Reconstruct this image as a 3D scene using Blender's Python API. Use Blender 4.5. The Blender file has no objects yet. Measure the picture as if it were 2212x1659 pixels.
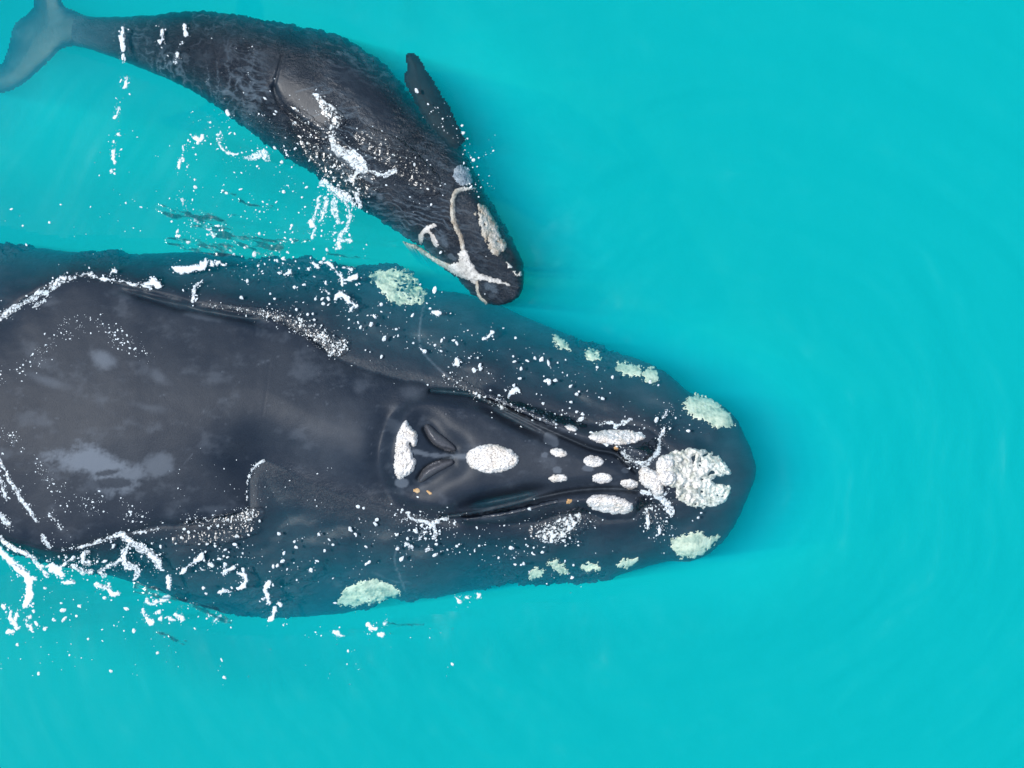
import bpy, math, random
import numpy as np

# ------------------------------------------------------------------ camera, sky, sun, exposure
scene = bpy.context.scene
COL = scene.collection
CAM_H = 30.0
WIDE = 10.24                      # metres across the frame at the water line
cd = bpy.data.cameras.new('camera'); cam = bpy.data.objects.new('camera', cd); COL.objects.link(cam)
cam.location = (0, 0, CAM_H); cam.rotation_euler = (0, 0, 0)
cd.sensor_width = 36; cd.lens = 36 * CAM_H / WIDE
cd.clip_start = 0.1; cd.clip_end = 500
scene.camera = cam

SUN_EL, SUN_AZ = math.radians(68), math.radians(178)      # azimuth counter-clockwise from +X
world = bpy.data.worlds.new('World'); scene.world = world; world.use_nodes = True
wn = world.node_tree; wn.nodes.clear()
sky = wn.nodes.new('ShaderNodeTexSky'); sky.sky_type = 'NISHITA'; sky.sun_disc = False
sky.sun_elevation = SUN_EL; sky.sun_rotation = math.radians(90) - SUN_AZ
bg = wn.nodes.new('ShaderNodeBackground'); bg.inputs[1].default_value = 0.13
wo = wn.nodes.new('ShaderNodeOutputWorld')
wn.links.new(sky.outputs[0], bg.inputs[0]); wn.links.new(bg.outputs[0], wo.inputs[0])

sd = bpy.data.lights.new('sun', 'SUN'); sd.energy = 3.9; sd.angle = math.radians(0.5); sd.color = (1, 0.985, 0.96)
sun = bpy.data.objects.new('sun', sd); COL.objects.link(sun); sun.location = (-20, 0, 35)
from mathutils import Vector
to_sun = Vector((math.cos(SUN_EL) * math.cos(SUN_AZ), math.cos(SUN_EL) * math.sin(SUN_AZ), math.sin(SUN_EL)))
sun.rotation_euler = to_sun.to_track_quat('Z', 'Y').to_euler()

scene.view_settings.view_transform = 'Standard'; scene.view_settings.look = 'None'
scene.view_settings.exposure = 0.0; scene.view_settings.gamma = 1; scene.view_settings.use_curve_mapping = False
scene.cycles.volume_bounces = 5
scene.cycles.max_bounces = 12
scene.cycles.transparent_max_bounces = 16
scene.cycles.use_denoising = True
scene.cycles.sample_clamp_indirect = 6
scene.cycles.sample_clamp_direct = 12

# ------------------------------------------------------------------ numbers: picture point -> place, noise, distances
rng = np.random.default_rng(7); random.seed(7)
SC = WIDE / 2212.0
def at(vx, vy, z=0.0):
    """The place at height z that is seen at point (vx, vy) of the 2212 x 1659 photograph."""
    f = (CAM_H - z) / CAM_H
    return (np.asarray(vx, float) - 1106) * SC * f, (829.5 - np.asarray(vy, float)) * SC * f
PERM = rng.permutation(1024); GR = rng.uniform(0, 2 * math.pi, 1024)
def perlin(x, y, seed=0):
    xi = np.floor(x).astype(np.int64); yi = np.floor(y).astype(np.int64)
    xf = x - xi; yf = y - yi
    def g(ix, iy, dx, dy):
        a = GR[PERM[(PERM[(ix + seed * 37) & 1023] + iy) & 1023]]
        return np.cos(a) * dx + np.sin(a) * dy
    u = xf * xf * xf * (xf * (xf * 6 - 15) + 10); v = yf * yf * yf * (yf * (yf * 6 - 15) + 10)
    a = g(xi, yi, xf, yf); b = g(xi + 1, yi, xf - 1, yf); c = g(xi, yi + 1, xf, yf - 1); d = g(xi + 1, yi + 1, xf - 1, yf - 1)
    return (a + (b - a) * u + ((c + (d - c) * u) - (a + (b - a) * u)) * v) * 1.5
def fbm(x, y, seed=0, octs=4, gain=0.5):
    s = 0; a = 1; t = 0
    for k in range(octs):
        s = s + a * perlin(x * 2 ** k + 13.7 * k, y * 2 ** k - 7.1 * k, seed + k); t += a; a *= gain
    return s / t
def seg_dist(px, py, a, b, ra=0.0, rb=0.0):
    dx, dy = b[0] - a[0], b[1] - a[1]; L = dx * dx + dy * dy + 1e-12
    t = np.clip(((px - a[0]) * dx + (py - a[1]) * dy) / L, 0, 1)
    return np.hypot(px - a[0] - t * dx, py - a[1] - t * dy) - (ra + (rb - ra) * t)
def line_dist(px, py, pts):
    d = np.full(np.shape(px), 1e9)
    for a, b in zip(pts[:-1], pts[1:]): d = np.minimum(d, seg_dist(px, py, a, b))
    return d
def poly_sd(px, py, pts):
    """Signed distance to a closed outline, positive inside."""
    d = np.full(np.shape(px), 1e9); ins = np.zeros(np.shape(px), bool); n = len(pts)
    for i in range(n):
        a, b = pts[i], pts[(i + 1) % n]
        d = np.minimum(d, seg_dist(px, py, a, b))
        if a[1] != b[1]:
            c = ((a[1] > py) != (b[1] > py)) & (px < (b[0] - a[0]) * (py - a[1]) / (b[1] - a[1]) + a[0])
            ins ^= c
    return np.where(ins, d, -d)
def smooth_poly(pts, n=5, closed=True):
    P = np.array(pts, float); m = len(P); out = []
    rngi = range(m) if closed else range(m - 1)
    for i in rngi:
        if closed: p0, p1, p2, p3 = P[i - 1], P[i], P[(i + 1) % m], P[(i + 2) % m]
        else: p0, p1, p2, p3 = P[max(i - 1, 0)], P[i], P[i + 1], P[min(i + 2, m - 1)]
        for k in range(n):
            t = k / n
            out.append(0.5 * ((2 * p1) + (-p0 + p2) * t + (2 * p0 - 5 * p1 + 4 * p2 - p3) * t * t + (-p0 + 3 * p1 - 3 * p2 + p3) * t ** 3))
    if not closed: out.append(P[-1])
    return np.array(out)
def W(pts, z=0.0, smooth=0, closed=True):
    P = np.array(pts, float)[:, :2]
    if smooth: P = smooth_poly(P, smooth, closed)
    x, y = at(P[:, 0], P[:, 1], z)
    return list(zip(x, y))
def sstep(a, b, x):
    t = np.clip((x - a) / (b - a), 0, 1); return t * t * (3 - 2 * t)

# ------------------------------------------------------------------ objects
def link_mesh(name, verts, faces, mat, parent=None, attrs=None, smooth=True):
    me = bpy.data.meshes.new(name)
    verts = np.asarray(verts, dtype=np.float32); faces = np.asarray(faces, dtype=np.int32)
    k = faces.shape[1]
    me.vertices.add(len(verts)); me.vertices.foreach_set('co', verts.ravel())
    me.loops.add(faces.size); me.loops.foreach_set('vertex_index', faces.ravel())
    me.polygons.add(len(faces)); me.polygons.foreach_set('loop_start', np.arange(0, faces.size, k, dtype=np.int32))
    me.update(calc_edges=True)
    me.polygons.foreach_set('use_smooth', np.full(len(faces), smooth, dtype=bool))
    for an, av in (attrs or {}).items():
        a = me.attributes.new(an, 'FLOAT', 'POINT'); a.data.foreach_set('value', np.asarray(av, dtype=np.float32).ravel())
    me.validate()
    me.materials.append(mat)
    o = bpy.data.objects.new(name, me); COL.objects.link(o)
    if parent is not None: o.parent = parent
    return o
def tag(o, label=None, cat=None, group=None, kind=None):
    if label: o['label'] = label
    if cat: o['category'] = cat
    if group: o['group'] = group
    if kind: o['kind'] = kind
    return o
def grid_faces(nu, nv, wrap=False):
    i = np.arange(nu - 1)[:, None]; j = np.arange(nv if wrap else nv - 1)[None, :]
    a = i * nv + j; b = i * nv + (j + 1) % nv; c = (i + 1) * nv + (j + 1) % nv; d = (i + 1) * nv + j
    return np.stack([a, b, c, d], -1).reshape(-1, 4)

# ------------------------------------------------------------------ materials
def new_mat(name):
    m = bpy.data.materials.new(name); m.use_nodes = True; nt = m.node_tree; nt.nodes.clear()
    out = nt.nodes.new('ShaderNodeOutputMaterial'); return m, nt, out
def nd(nt, t, **kw):
    n = nt.nodes.new(t)
    for k, v in kw.items(): setattr(n, k, v)
    return n
def noise_node(nt, scale, detail=5, rough=0.55, vec=None, dist=0.0):
    n = nd(nt, 'ShaderNodeTexNoise'); n.inputs['Scale'].default_value = scale; n.inputs['Detail'].default_value = detail
    n.inputs['Roughness'].default_value = rough; n.inputs['Distortion'].default_value = dist
    if vec is not None: nt.links.new(vec, n.inputs['Vector'])
    return n
def ramp(nt, fac, stops):
    r = nd(nt, 'ShaderNodeValToRGB'); e = r.color_ramp.elements
    while len(e) < len(stops): e.new(0.5)
    for el, (p, c) in zip(e, stops): el.position = p; el.color = (c[0], c[1], c[2], 1)
    nt.links.new(fac, r.inputs[0]); return r
def mixc(nt, fac, a, b):
    m = nd(nt, 'ShaderNodeMix', data_type='RGBA')
    for s, v in ((0, fac), (6, a), (7, b)):
        if hasattr(v, 'is_output'): nt.links.new(v, m.inputs[s])
        elif s == 0: m.inputs[0].default_value = v
        else: m.inputs[s].default_value = (*v, 1)
    return m.outputs[2]
def math_node(nt, op, a, b=0.0, c=0.0):
    m = nd(nt, 'ShaderNodeMath', operation=op)
    for i, v in enumerate((a, b, c)):
        if hasattr(v, 'is_output'): nt.links.new(v, m.inputs[i])
        else: m.inputs[i].default_value = v
    return m.outputs[0]

def skin_material(name, dark, light, scuff_and_light_col, rough, wrinkle, spec=0.5):
    m, nt, out = new_mat(name)
    p = nd(nt, 'ShaderNodeBsdfPrincipled'); nt.links.new(p.outputs[0], out.inputs[0])
    tc = nd(nt, 'ShaderNodeTexCoord'); v = tc.outputs['Object']
    n1 = noise_node(nt, 1.1, 7, 0.6, v, 0.4); n2 = noise_node(nt, 14, 5, 0.65, v); n3 = noise_node(nt, 95, 3, 0.7, v)
    base = ramp(nt, n1.outputs[0], [(0.32, dark), (0.7, light)]).outputs[0]
    base = mixc(nt, math_node(nt, 'MULTIPLY', n2.outputs[0], 0.35), base, (dark[0] * .7, dark[1] * .75, dark[2] * .9))
    g = ramp(nt, n3.outputs[0], [(0.35, (0.82, 0.82, 0.82)), (0.7, (1.2, 1.2, 1.2))]).outputs[0]
    mul = nd(nt, 'ShaderNodeMix', data_type='RGBA', blend_type='MULTIPLY'); mul.inputs[0].default_value = 1
    nt.links.new(base, mul.inputs[6]); nt.links.new(g, mul.inputs[7]); base = mul.outputs[2]
    at_s = nd(nt, 'ShaderNodeAttribute', attribute_name='scuff_and_light')
    base = mixc(nt, at_s.outputs['Fac'], base, scuff_and_light_col)
    nt.links.new(base, p.inputs['Base Color'])
    p.inputs['IOR'].default_value = 1.4; p.inputs['Specular IOR Level'].default_value = spec
    p.inputs['Roughness'].default_value = rough
    at_w = nd(nt, 'ShaderNodeAttribute', attribute_name='wrinkle')
    wn_ = noise_node(nt, 26, 6, 0.62, v, 1.2); wf = noise_node(nt, 110, 3, 0.6, v, 0.5)
    h = math_node(nt, 'ADD', math_node(nt, 'MULTIPLY', wn_.outputs[0], 1.0), math_node(nt, 'MULTIPLY', wf.outputs[0], 0.22))
    b1 = nd(nt, 'ShaderNodeBump'); b1.inputs['Distance'].default_value = wrinkle
    nt.links.new(at_w.outputs['Fac'], b1.inputs['Strength']); nt.links.new(h, b1.inputs['Height'])
    b2 = nd(nt, 'ShaderNodeBump'); b2.inputs['Distance'].default_value = 0.004; b2.inputs['Strength'].default_value = 0.35
    nt.links.new(n3.outputs[0], b2.inputs['Height']); nt.links.new(b1.outputs[0], b2.inputs['Normal'])
    nt.links.new(b2.outputs[0], p.inputs['Normal'])
    rr = math_node(nt, 'MULTIPLY_ADD', at_w.outputs['Fac'], -0.26, rough)
    rr = math_node(nt, 'ADD', rr, math_node(nt, 'MULTIPLY', at_s.outputs['Fac'], 0.12)); nt.links.new(rr, p.inputs['Roughness'])
    return m
M_ADULT = skin_material('adult_skin', (0.011, 0.020, 0.034), (0.036, 0.046, 0.060), (0.20, 0.24, 0.29), 0.47, 0.03, 0.28)
M_CALF = skin_material('calf_skin', (0.007, 0.013, 0.022), (0.017, 0.028, 0.040), (0.18, 0.25, 0.31), 0.42, 0.05, 0.5)

def callosity_material(name, c1, c2, c3, pits=0.5, relief=0.012, fine=60):
    m, nt, out = new_mat(name)
    p = nd(nt, 'ShaderNodeBsdfPrincipled'); nt.links.new(p.outputs[0], out.inputs[0])
    v = nd(nt, 'ShaderNodeTexCoord').outputs['Object']
    n1 = noise_node(nt, 9, 5, 0.6, v); n2 = noise_node(nt, fine, 4, 0.6, v)
    vo = nd(nt, 'ShaderNodeTexVoronoi'); vo.inputs['Scale'].default_value = 42; nt.links.new(v, vo.inputs['Vector'])
    base = ramp(nt, n1.outputs[0], [(0.35, c2), (0.52, c1), (0.7, c3)]).outputs[0]
    pit = ramp(nt, n2.outputs[0], [(0.36, (0.22, 0.21, 0.20)), (0.50, (1, 1, 1))]).outputs[0]
    mul = nd(nt, 'ShaderNodeMix', data_type='RGBA', blend_type='MULTIPLY'); mul.inputs[0].default_value = pits
    nt.links.new(base, mul.inputs[6]); nt.links.new(pit, mul.inputs[7]); nt.links.new(mul.outputs[2], p.inputs['Base Color'])
    p.inputs['Roughness'].default_value = 0.75
    h = math_node(nt, 'ADD', math_node(nt, 'MULTIPLY', vo.outputs['Distance'], -0.8), n2.outputs[0])
    b = nd(nt, 'ShaderNodeBump'); b.inputs['Distance'].default_value = relief; b.inputs['Strength'].default_value = 0.7
    nt.links.new(h, b.inputs['Height']); nt.links.new(b.outputs[0], p.inputs['Normal'])
    return m
M_CALL = callosity_material('callosity', (0.88, 0.86, 0.83), (0.76, 0.70, 0.62), (0.90, 0.89, 0.87), .85, .010, 75)
M_CALLW = callosity_material('callosity_wet', (0.84, 0.83, 0.76), (0.42, 0.45, 0.40), (0.88, 0.87, 0.82), .6, .010, 35)
M_SUNK = callosity_material('sunken_callosity', (0.72, 0.72, 0.56), (0.40, 0.48, 0.38), (0.80, 0.80, 0.66), .25, .004, 18)
M_CALF_CALL = callosity_material('calf_callosity', (0.52, 0.50, 0.43), (0.34, 0.29, 0.22), (0.66, 0.66, 0.62))
M_LICE = callosity_material('orange_patch', (0.62, 0.38, 0.17), (0.5, 0.26, 0.10), (0.65, 0.5, 0.3))

M_FLAP = skin_material('blowhole_skin', (0.075, 0.08, 0.09), (0.11, 0.11, 0.12), (0.25, 0.29, 0.38), 0.27, 0.004)
def foam_material(thin):
    m, nt, out = new_mat('foam')
    p = nd(nt, 'ShaderNodeBsdfPrincipled'); nt.links.new(p.outputs[0], out.inputs[0])
    v = nd(nt, 'ShaderNodeTexCoord').outputs['Object']
    n = noise_node(nt, 70, 3, 0.6, v)
    c = ramp(nt, n.outputs[0], [(0.3, (0.50, 0.60, 0.66)), (0.65, (0.80, 0.86, 0.88))]).outputs[0]
    nt.links.new(c, p.inputs['Base Color']); p.inputs['Roughness'].default_value = 0.4
    if thin:
        n3 = noise_node(nt, 42, 5, 0.75, v, .9); a3 = nd(nt, 'ShaderNodeAttribute', attribute_name='thick')
        al = math_node(nt, 'MULTIPLY_ADD', a3.outputs['Fac'], 80.0, 0.55)
        al = math_node(nt, 'ADD', al, math_node(nt, 'MULTIPLY_ADD', n3.outputs[0], 4.6, -2.45))
        cl = nd(nt, 'ShaderNodeClamp'); cl.inputs[2].default_value = 0.93; nt.links.new(al, cl.inputs[0]); nt.links.new(cl.outputs[0], p.inputs['Alpha'])
    return m
M_FOAM = foam_material(True); M_DROP = foam_material(False)
def film_material(name, rough, tint=(1, 1, 1), ior=1.333):
    m, nt, out = new_mat(name)
    t = nd(nt, 'ShaderNodeBsdfTransparent'); t.inputs[0].default_value = (*tint, 1)
    g = nd(nt, 'ShaderNodeBsdfGlossy'); g.inputs['Roughness'].default_value = rough
    f = nd(nt, 'ShaderNodeFresnel'); f.inputs['IOR'].default_value = ior
    mx = nd(nt, 'ShaderNodeMixShader')
    nt.links.new(f.outputs[0], mx.inputs[0]); nt.links.new(t.outputs[0], mx.inputs[1]); nt.links.new(g.outputs[0], mx.inputs[2])
    nt.links.new(mx.outputs[0], out.inputs[0]); return m
M_WATER = film_material('water_surface', 0.27, ior=1.08)
nt = M_WATER.node_tree
mixn = [n for n in nt.nodes if n.type == 'MIX_SHADER'][0]; outn = [n for n in nt.nodes if n.type == 'OUTPUT_MATERIAL'][0]
tr_ = [n for n in nt.nodes if n.type == 'BSDF_TRANSPARENT'][0]
df = nt.nodes.new('ShaderNodeBsdfDiffuse'); df.inputs[0].default_value = (0.003, 0.435, 0.435, 1)
am = nt.nodes.new('ShaderNodeAttribute'); am.attribute_name = 'milk'
m2 = nt.nodes.new('ShaderNodeMixShader'); nt.links.new(am.outputs['Fac'], m2.inputs[0]); nt.links.new(tr_.outputs[0], m2.inputs[1]); nt.links.new(df.outputs[0], m2.inputs[2])
nt.links.new(m2.outputs[0], mixn.inputs[1])
M_RIPPLE = film_material('ripple_surface', 0.21)

# ------------------------------------------------------------------ the sea: volume of milky water, its far bottom
DEPTH = 7.5
SIGMA = 0.34
m, nt, out = new_mat('milky_water')
sc_ = nd(nt, 'ShaderNodeVolumeScatter'); sc_.inputs['Color'].default_value = (0.006, 0.70, 1.0, 1)
sc_.inputs['Density'].default_value = SIGMA; sc_.inputs['Anisotropy'].default_value = -0.35
ab = nd(nt, 'ShaderNodeVolumeAbsorption'); ab.inputs['Color'].default_value = (0.0, 0.915, 0.912, 1); ab.inputs['Density'].default_value = 0.42
ad = nd(nt, 'ShaderNodeAddShader'); nt.links.new(sc_.outputs[0], ad.inputs[0]); nt.links.new(ab.outputs[0], ad.inputs[1])
nt.links.new(ad.outputs[0], out.inputs['Volume'])
M_SEA = m
R = 120.0
bv = [(-R, -R, -DEPTH - .5), (R, -R, -DEPTH - .5), (R, R, -DEPTH - .5), (-R, R, -DEPTH - .5), (-R, -R, 0), (R, -R, 0), (R, R, 0), (-R, R, 0)]
bf = [(0, 3, 2, 1), (4, 5, 6, 7), (0, 1, 5, 4), (1, 2, 6, 5), (2, 3, 7, 6), (3, 0, 4, 7)]
sea = link_mesh('milky_water', bv, bf, M_SEA, smooth=False); tag(sea, 'milky turquoise sea water around and under the whales', kind='structure')
m, nt, out = new_mat('sea_floor_silt')
p = nd(nt, 'ShaderNodeBsdfDiffuse'); nt.links.new(p.outputs[0], out.inputs[0])
v = nd(nt, 'ShaderNodeTexCoord').outputs['Object']
n = noise_node(nt, 0.22, 3, 0.5, v)
nt.links.new(ramp(nt, n.outputs[0], [(0.3, (0.26, 0.42, 0.46)), (0.7, (0.36, 0.52, 0.57))]).outputs[0], p.inputs[0])
gx = np.linspace(-R + 1, R - 1, 120); X, Y = np.meshgrid(gx, gx, indexing='ij')
Z = -DEPTH + 1.6 + 0.35 * fbm(X / 9, Y / 9, 3, 3) - 1.2 * np.tanh((X - 1) / 5)
fl = link_mesh('sea_floor', np.stack([X, Y, Z], -1).reshape(-1, 3), grid_faces(120, 120), m); tag(fl, 'pale silt sea floor deep under the turquoise water', kind='structure')

# ------------------------------------------------------------------ adult whale: outline, water line, relief
TOP = [(-900, 860), (-700, 760), (-500, 660), (-300, 580), (-100, 530), (0, 525), (80, 535), (160, 545), (230, 545), (320, 548), (400, 545), (480, 547), (560, 560), (640, 557), (700, 570), (760, 575), (800, 572), (850, 572), (885, 590), (915, 622), (1000, 635), (1080, 660), (1140, 688), (1200, 712), (1260, 735), (1320, 757), (1400, 785), (1450, 815), (1490, 848), (1530, 860), (1565, 880), (1590, 905), (1603, 930), (1615, 955), (1625, 978), (1631, 998), (1634, 1015)]
BOT = [(-900, 880), (-700, 960), (-500, 1040), (-300, 1110), (-100, 1160), (0, 1178), (100, 1215), (180, 1232), (260, 1250), (340, 1275), (400, 1300), (480, 1322), (540, 1332), (600, 1335), (680, 1330), (740, 1325), (800, 1312), (850, 1292), (880, 1298), (960, 1285), (1040, 1272), (1100, 1262), (1180, 1266), (1240, 1260), (1310, 1250), (1380, 1228), (1440, 1212), (1490, 1212), (1530, 1196), (1565, 1165), (1592, 1125), (1608, 1090), (1620, 1060), (1630, 1035), (1634, 1015)]
def zedge(vx):     # depth of the flank where it turns under
    return np.interp(vx, [-900, 0, 700, 1300, 1500, 1600, 1640], [-1.1, -0.75, -0.75, -0.60, -0.45, -0.40, -0.40])
def chain(pts):
    P = smooth_poly(pts, 4, closed=False); x, y = [], []
    for q in P:
        a, b = at(q[0], q[1], zedge(q[0])); x.append(float(a)); y.append(float(b))
    return np.array(x), np.array(y)
txx, txy = chain(TOP); bxx, bxy = chain(BOT)
OUTLINE = list(zip(txx, txy)) + list(zip(bxx[::-1][1:], bxy[::-1][1:]))
WATERLINE = W([(-700, 820), (-400, 730), (-100, 700), (0, 692), (50, 650), (110, 617), (160, 600), (220, 606), (300, 625), (370, 645), (430, 660), (520, 672), (600, 692), (650, 715), (700, 750), (722, 772), (760, 785), (820, 805), (860, 822), (905, 825), (955, 842), (1010, 850), (1060, 862), (1110, 868), (1170, 885), (1230, 905), (1290, 918), (1350, 918), (1410, 935), (1440, 970), (1480, 1000), (1480, 1060), (1430, 1080), (1385, 1095), (1365, 1120), (1310, 1120), (1260, 1108), (1200, 1112), (1140, 1128), (1060, 1130), (980, 1126), (900, 1112), (830, 1095), (760, 1075), (690, 1055), (640, 1030), (600, 1008), (570, 996), (553, 1005), (540, 1030), (535, 1065), (536, 1100), (500, 1114), (440, 1128), (345, 1138), (265, 1152), (200, 1168), (150, 1186), (90, 1182), (0, 1158), (-200, 1120), (-450, 1020), (-700, 900)], smooth=4)
GROOVE_UP = W([(930, 845), (1000, 850), (1040, 862), (1090, 882), (1161, 917), (1234, 950), (1282, 970), (1326, 979), (1352, 1000), (1372, 1018)], smooth=3, closed=False)
GROOVE_LO = W([(955, 1117), (1010, 1110), (1067, 1101), (1130, 1086), (1205, 1066), (1271, 1057), (1337, 1056), (1374, 1060)], smooth=3, closed=False)
LIP_UP = W([(1060, 855), (1120, 880), (1190, 912), (1260, 940), (1330, 955), (1390, 980)], smooth=3, closed=False)
LIP_LO = W([(1010, 1122), (1080, 1113), (1150, 1097), (1220, 1083), (1290, 1080), (1370, 1085)], smooth=3, closed=False)
ROST = W([(905, 845), (1000, 852), (1090, 882), (1161, 917), (1234, 950), (1282, 970), (1326, 979), (1372, 1012), (1380, 1050), (1337, 1056), (1271, 1057), (1205, 1066), (1067, 1101), (940, 1117), (850, 1090), (815, 1000), (840, 900)], smooth=3)
BLOW_UP = W([(925, 918), (938, 938), (955, 954), (983, 970)], smooth=3, closed=False)
BLOW_LO = W([(911, 1036), (926, 1018), (948, 1004), (977, 996)], smooth=3, closed=False)
HOLLOW = W([(836, 905), (822, 960), (822, 1020), (845, 1060)], smooth=3, closed=False)
RIDGE = W([(570, 994), (548, 1010), (538, 1035), (534, 1070)], smooth=3, closed=False)
TROUGH_LO = W([(965, 1098), (1040, 1086), (1120, 1070), (1190, 1054)], smooth=3, closed=False)
TROUGH_UP = W([(1030, 872), (1085, 896), (1150, 930), (1200, 950)], smooth=3, closed=False)
POOL_UP = W([(912, 905), (935, 912), (962, 938), (990, 962)], smooth=3, closed=False)
POOL_LO = W([(908, 1050), (930, 1043), (960, 1026), (985, 1008)], smooth=3, closed=False)
EDGE_UP = W([(235, 620), (300, 638), (370, 658), (420, 669), (480, 680), (540, 690), (600, 708)], smooth=3, closed=False)
SLIT_UP = W([(917, 926), (932, 951), (955, 967), (982, 976)], smooth=3, closed=False)
SLIT_LO = W([(904, 1032), (920, 1011), (945, 998), (974, 989)], smooth=3, closed=False)
SOFT = W([(560, 1000), (640, 1035), (740, 1070), (830, 1095)], closed=False)
FOLD = W([(585, 780), (578, 850), (570, 900)], closed=False)
def g2(d, w): return np.exp(-(d / w) ** 2)
def adult_z(x, y):
    dw = poly_sd(x, y, WATERLINE); do = np.maximum(poly_sd(x, y, OUTLINE), 0)
    dw = dw + 0.035 * fbm(x * 3.0, y * 3.0, 11, 3)
    vx = x / SC + 1106
    ze = zedge(vx)
    t = np.clip(-dw / (np.maximum(-dw, 0) + do + 1e-6), 0, 1)
    sub = -0.015 + (ze + 0.015) * (0.34 * t ** 1.8 + 0.08 * sstep(0, .5, t) + 0.58 * (1 - np.sqrt(np.maximum(1 - t * t, 0))))
    din = np.maximum(dw, 0)
    ctr = np.interp(vx, [-700, 0, 300, 700, 1000, 1400], [860, 915, 900, 920, 985, 1030]); hwv = np.interp(vx, [-700, 0, 300, 700, 1000, 1400], [120, 260, 270, 190, 150, 80])
    soft = g2(line_dist(x, y, SOFT), .30)
    vy = 829.5 - y / SC; dome = np.exp(-((vy - ctr) / (hwv * .95)) ** 2 * 0.9)
    back = 0.05 * (1 - np.exp(-din / (0.05 + soft * .35))) + (1 - np.exp(-din / (0.22 + soft * .5))) * dome * np.interp(vx, [300, 850, 1400], [.20, .16, .07])
    sub = sub + np.minimum(0.10 * fbm(x * 1.4, y * 2.0, 41, 3) * sstep(0.05, .4, t), -0.02 - sub)
    z = np.where(dw > 0, back - 0.015, sub)
    # relief of the head
    gu = line_dist(x, y, GROOVE_UP); gl = line_dist(x, y, GROOVE_LO)
    z = z - 0.085 * g2(gu, 0.022) - 0.085 * g2(gl, 0.022)
    z = z - 0.06 * g2(line_dist(x, y, SLIT_UP), 0.018) - 0.06 * g2(line_dist(x, y, SLIT_LO), 0.018)
    lu = line_dist(x, y, LIP_UP); ll = line_dist(x, y, LIP_LO)
    z = z + 0.085 * g2(lu, 0.070) + 0.085 * g2(ll, 0.070)
    rs = poly_sd(x, y, ROST)
    z = z + 0.085 * sstep(0.0, 0.15, rs)
    z = z - 0.05 * g2(line_dist(x, y, HOLLOW), 0.11)
    z = z - 0.045 * g2(line_dist(x, y, BLOW_UP), 0.16) - 0.045 * g2(line_dist(x, y, BLOW_LO), 0.16)
    z = z - 0.0012 * g2(line_dist(x, y, FOLD), 0.010)
    z = z - 0.23 * g2(line_dist(x, y, TROUGH_LO), 0.075) * sstep(955, 1060, vx) * sstep(1205, 1130, vx) - 0.15 * g2(line_dist(x, y, TROUGH_UP), 0.055) * sstep(1020, 1090, vx) * sstep(1215, 1140, vx) - 0.03 * g2(line_dist(x, y, POOL_UP), 0.09) - 0.03 * g2(line_dist(x, y, POOL_LO), 0.09) - 0.085 * g2(line_dist(x, y, EDGE_UP) + .02 * fbm(x * 3, y * 3, 45, 2), 0.040) * sstep(225, 300, vx) * sstep(610, 520, vx)
    # soft unevenness of blubber, fine wrinkles
    z = z + 0.012 * fbm(x * 0.8, y * 1.1, 21, 2) + 0.0015 * fbm(x * 5, y * 7, 25, 3)
    # ripples running over the parts that are awash
    aw = sstep(0.10, -0.02, dw)
    z = z + aw * 0.006 * fbm(x * 4, y * 9, 31, 3)
    return z
def awash_warp(x, y, z, amp=0.085):
    """the flanks under water: refraction wobble of the ripples, put into the mesh shape"""
    k = amp * np.clip((-z - 0.16) / 0.3, 0, 1) * np.clip(0.35 + 1.6 * fbm(x * 1.1, y * 1.1, 59, 2), 0.1, 1) * np.interp(x, [1.0, 1.9], [1, .12])
    wx = fbm(x * 2.6 + y * 1.0, y * 15, 51, 4, 0.7); wy = fbm(x * 5, y * 9 - x * 3, 57, 5, 0.75)
    return x + k * 3.0 * wx, y + k * 2.0 * wy, z

xL, _ = at(-900, 0, -1.1); xN = max(txx.max(), bxx.max())
sL, _ = at(-30, 0)
st = np.concatenate([np.linspace(xL, sL, 60, endpoint=False), sL + (xN - 0.25 - sL) * np.linspace(0, 1, 640, endpoint=False), xN - 0.25 * (1 - np.sin(np.linspace(0, 1, 70) * math.pi / 2))])
NV = 300; NB = 30
vv = np.sin(np.linspace(-1, 1, NV) * math.pi / 2 * 0.97) / math.sin(math.pi / 2 * 0.97)
yt = np.interp(st, txx, txy); yb = np.interp(st, bxx, bxy)
yc = (yt + yb) / 2; hw = (yt - yb) / 2 + 0.002
Xg = np.repeat(st[:, None], NV, 1); Yg = yc[:, None] + hw[:, None] * vv[None, :]
Zg = adult_z(Xg, Yg)
th = np.linspace(0, math.pi, NB + 2)[1:-1]
Xb = np.repeat(st[:, None], NB, 1); Yb = yc[:, None] + hw[:, None] * np.cos(th)[None, :]
ze_s = Zg[:, [0, -1]].mean(1)
thick = np.minimum(hw * 0.95, 1.5)
Zb = ze_s[:, None] - thick[:, None] * np.sin(th)[None, :]
AX = np.concatenate([Xg, Xb], 1); AY = np.concatenate([Yg, Yb], 1); AZ = np.concatenate([Zg, Zb], 1)
AX, AY, AZ = awash_warp(AX, AY, AZ)
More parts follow.
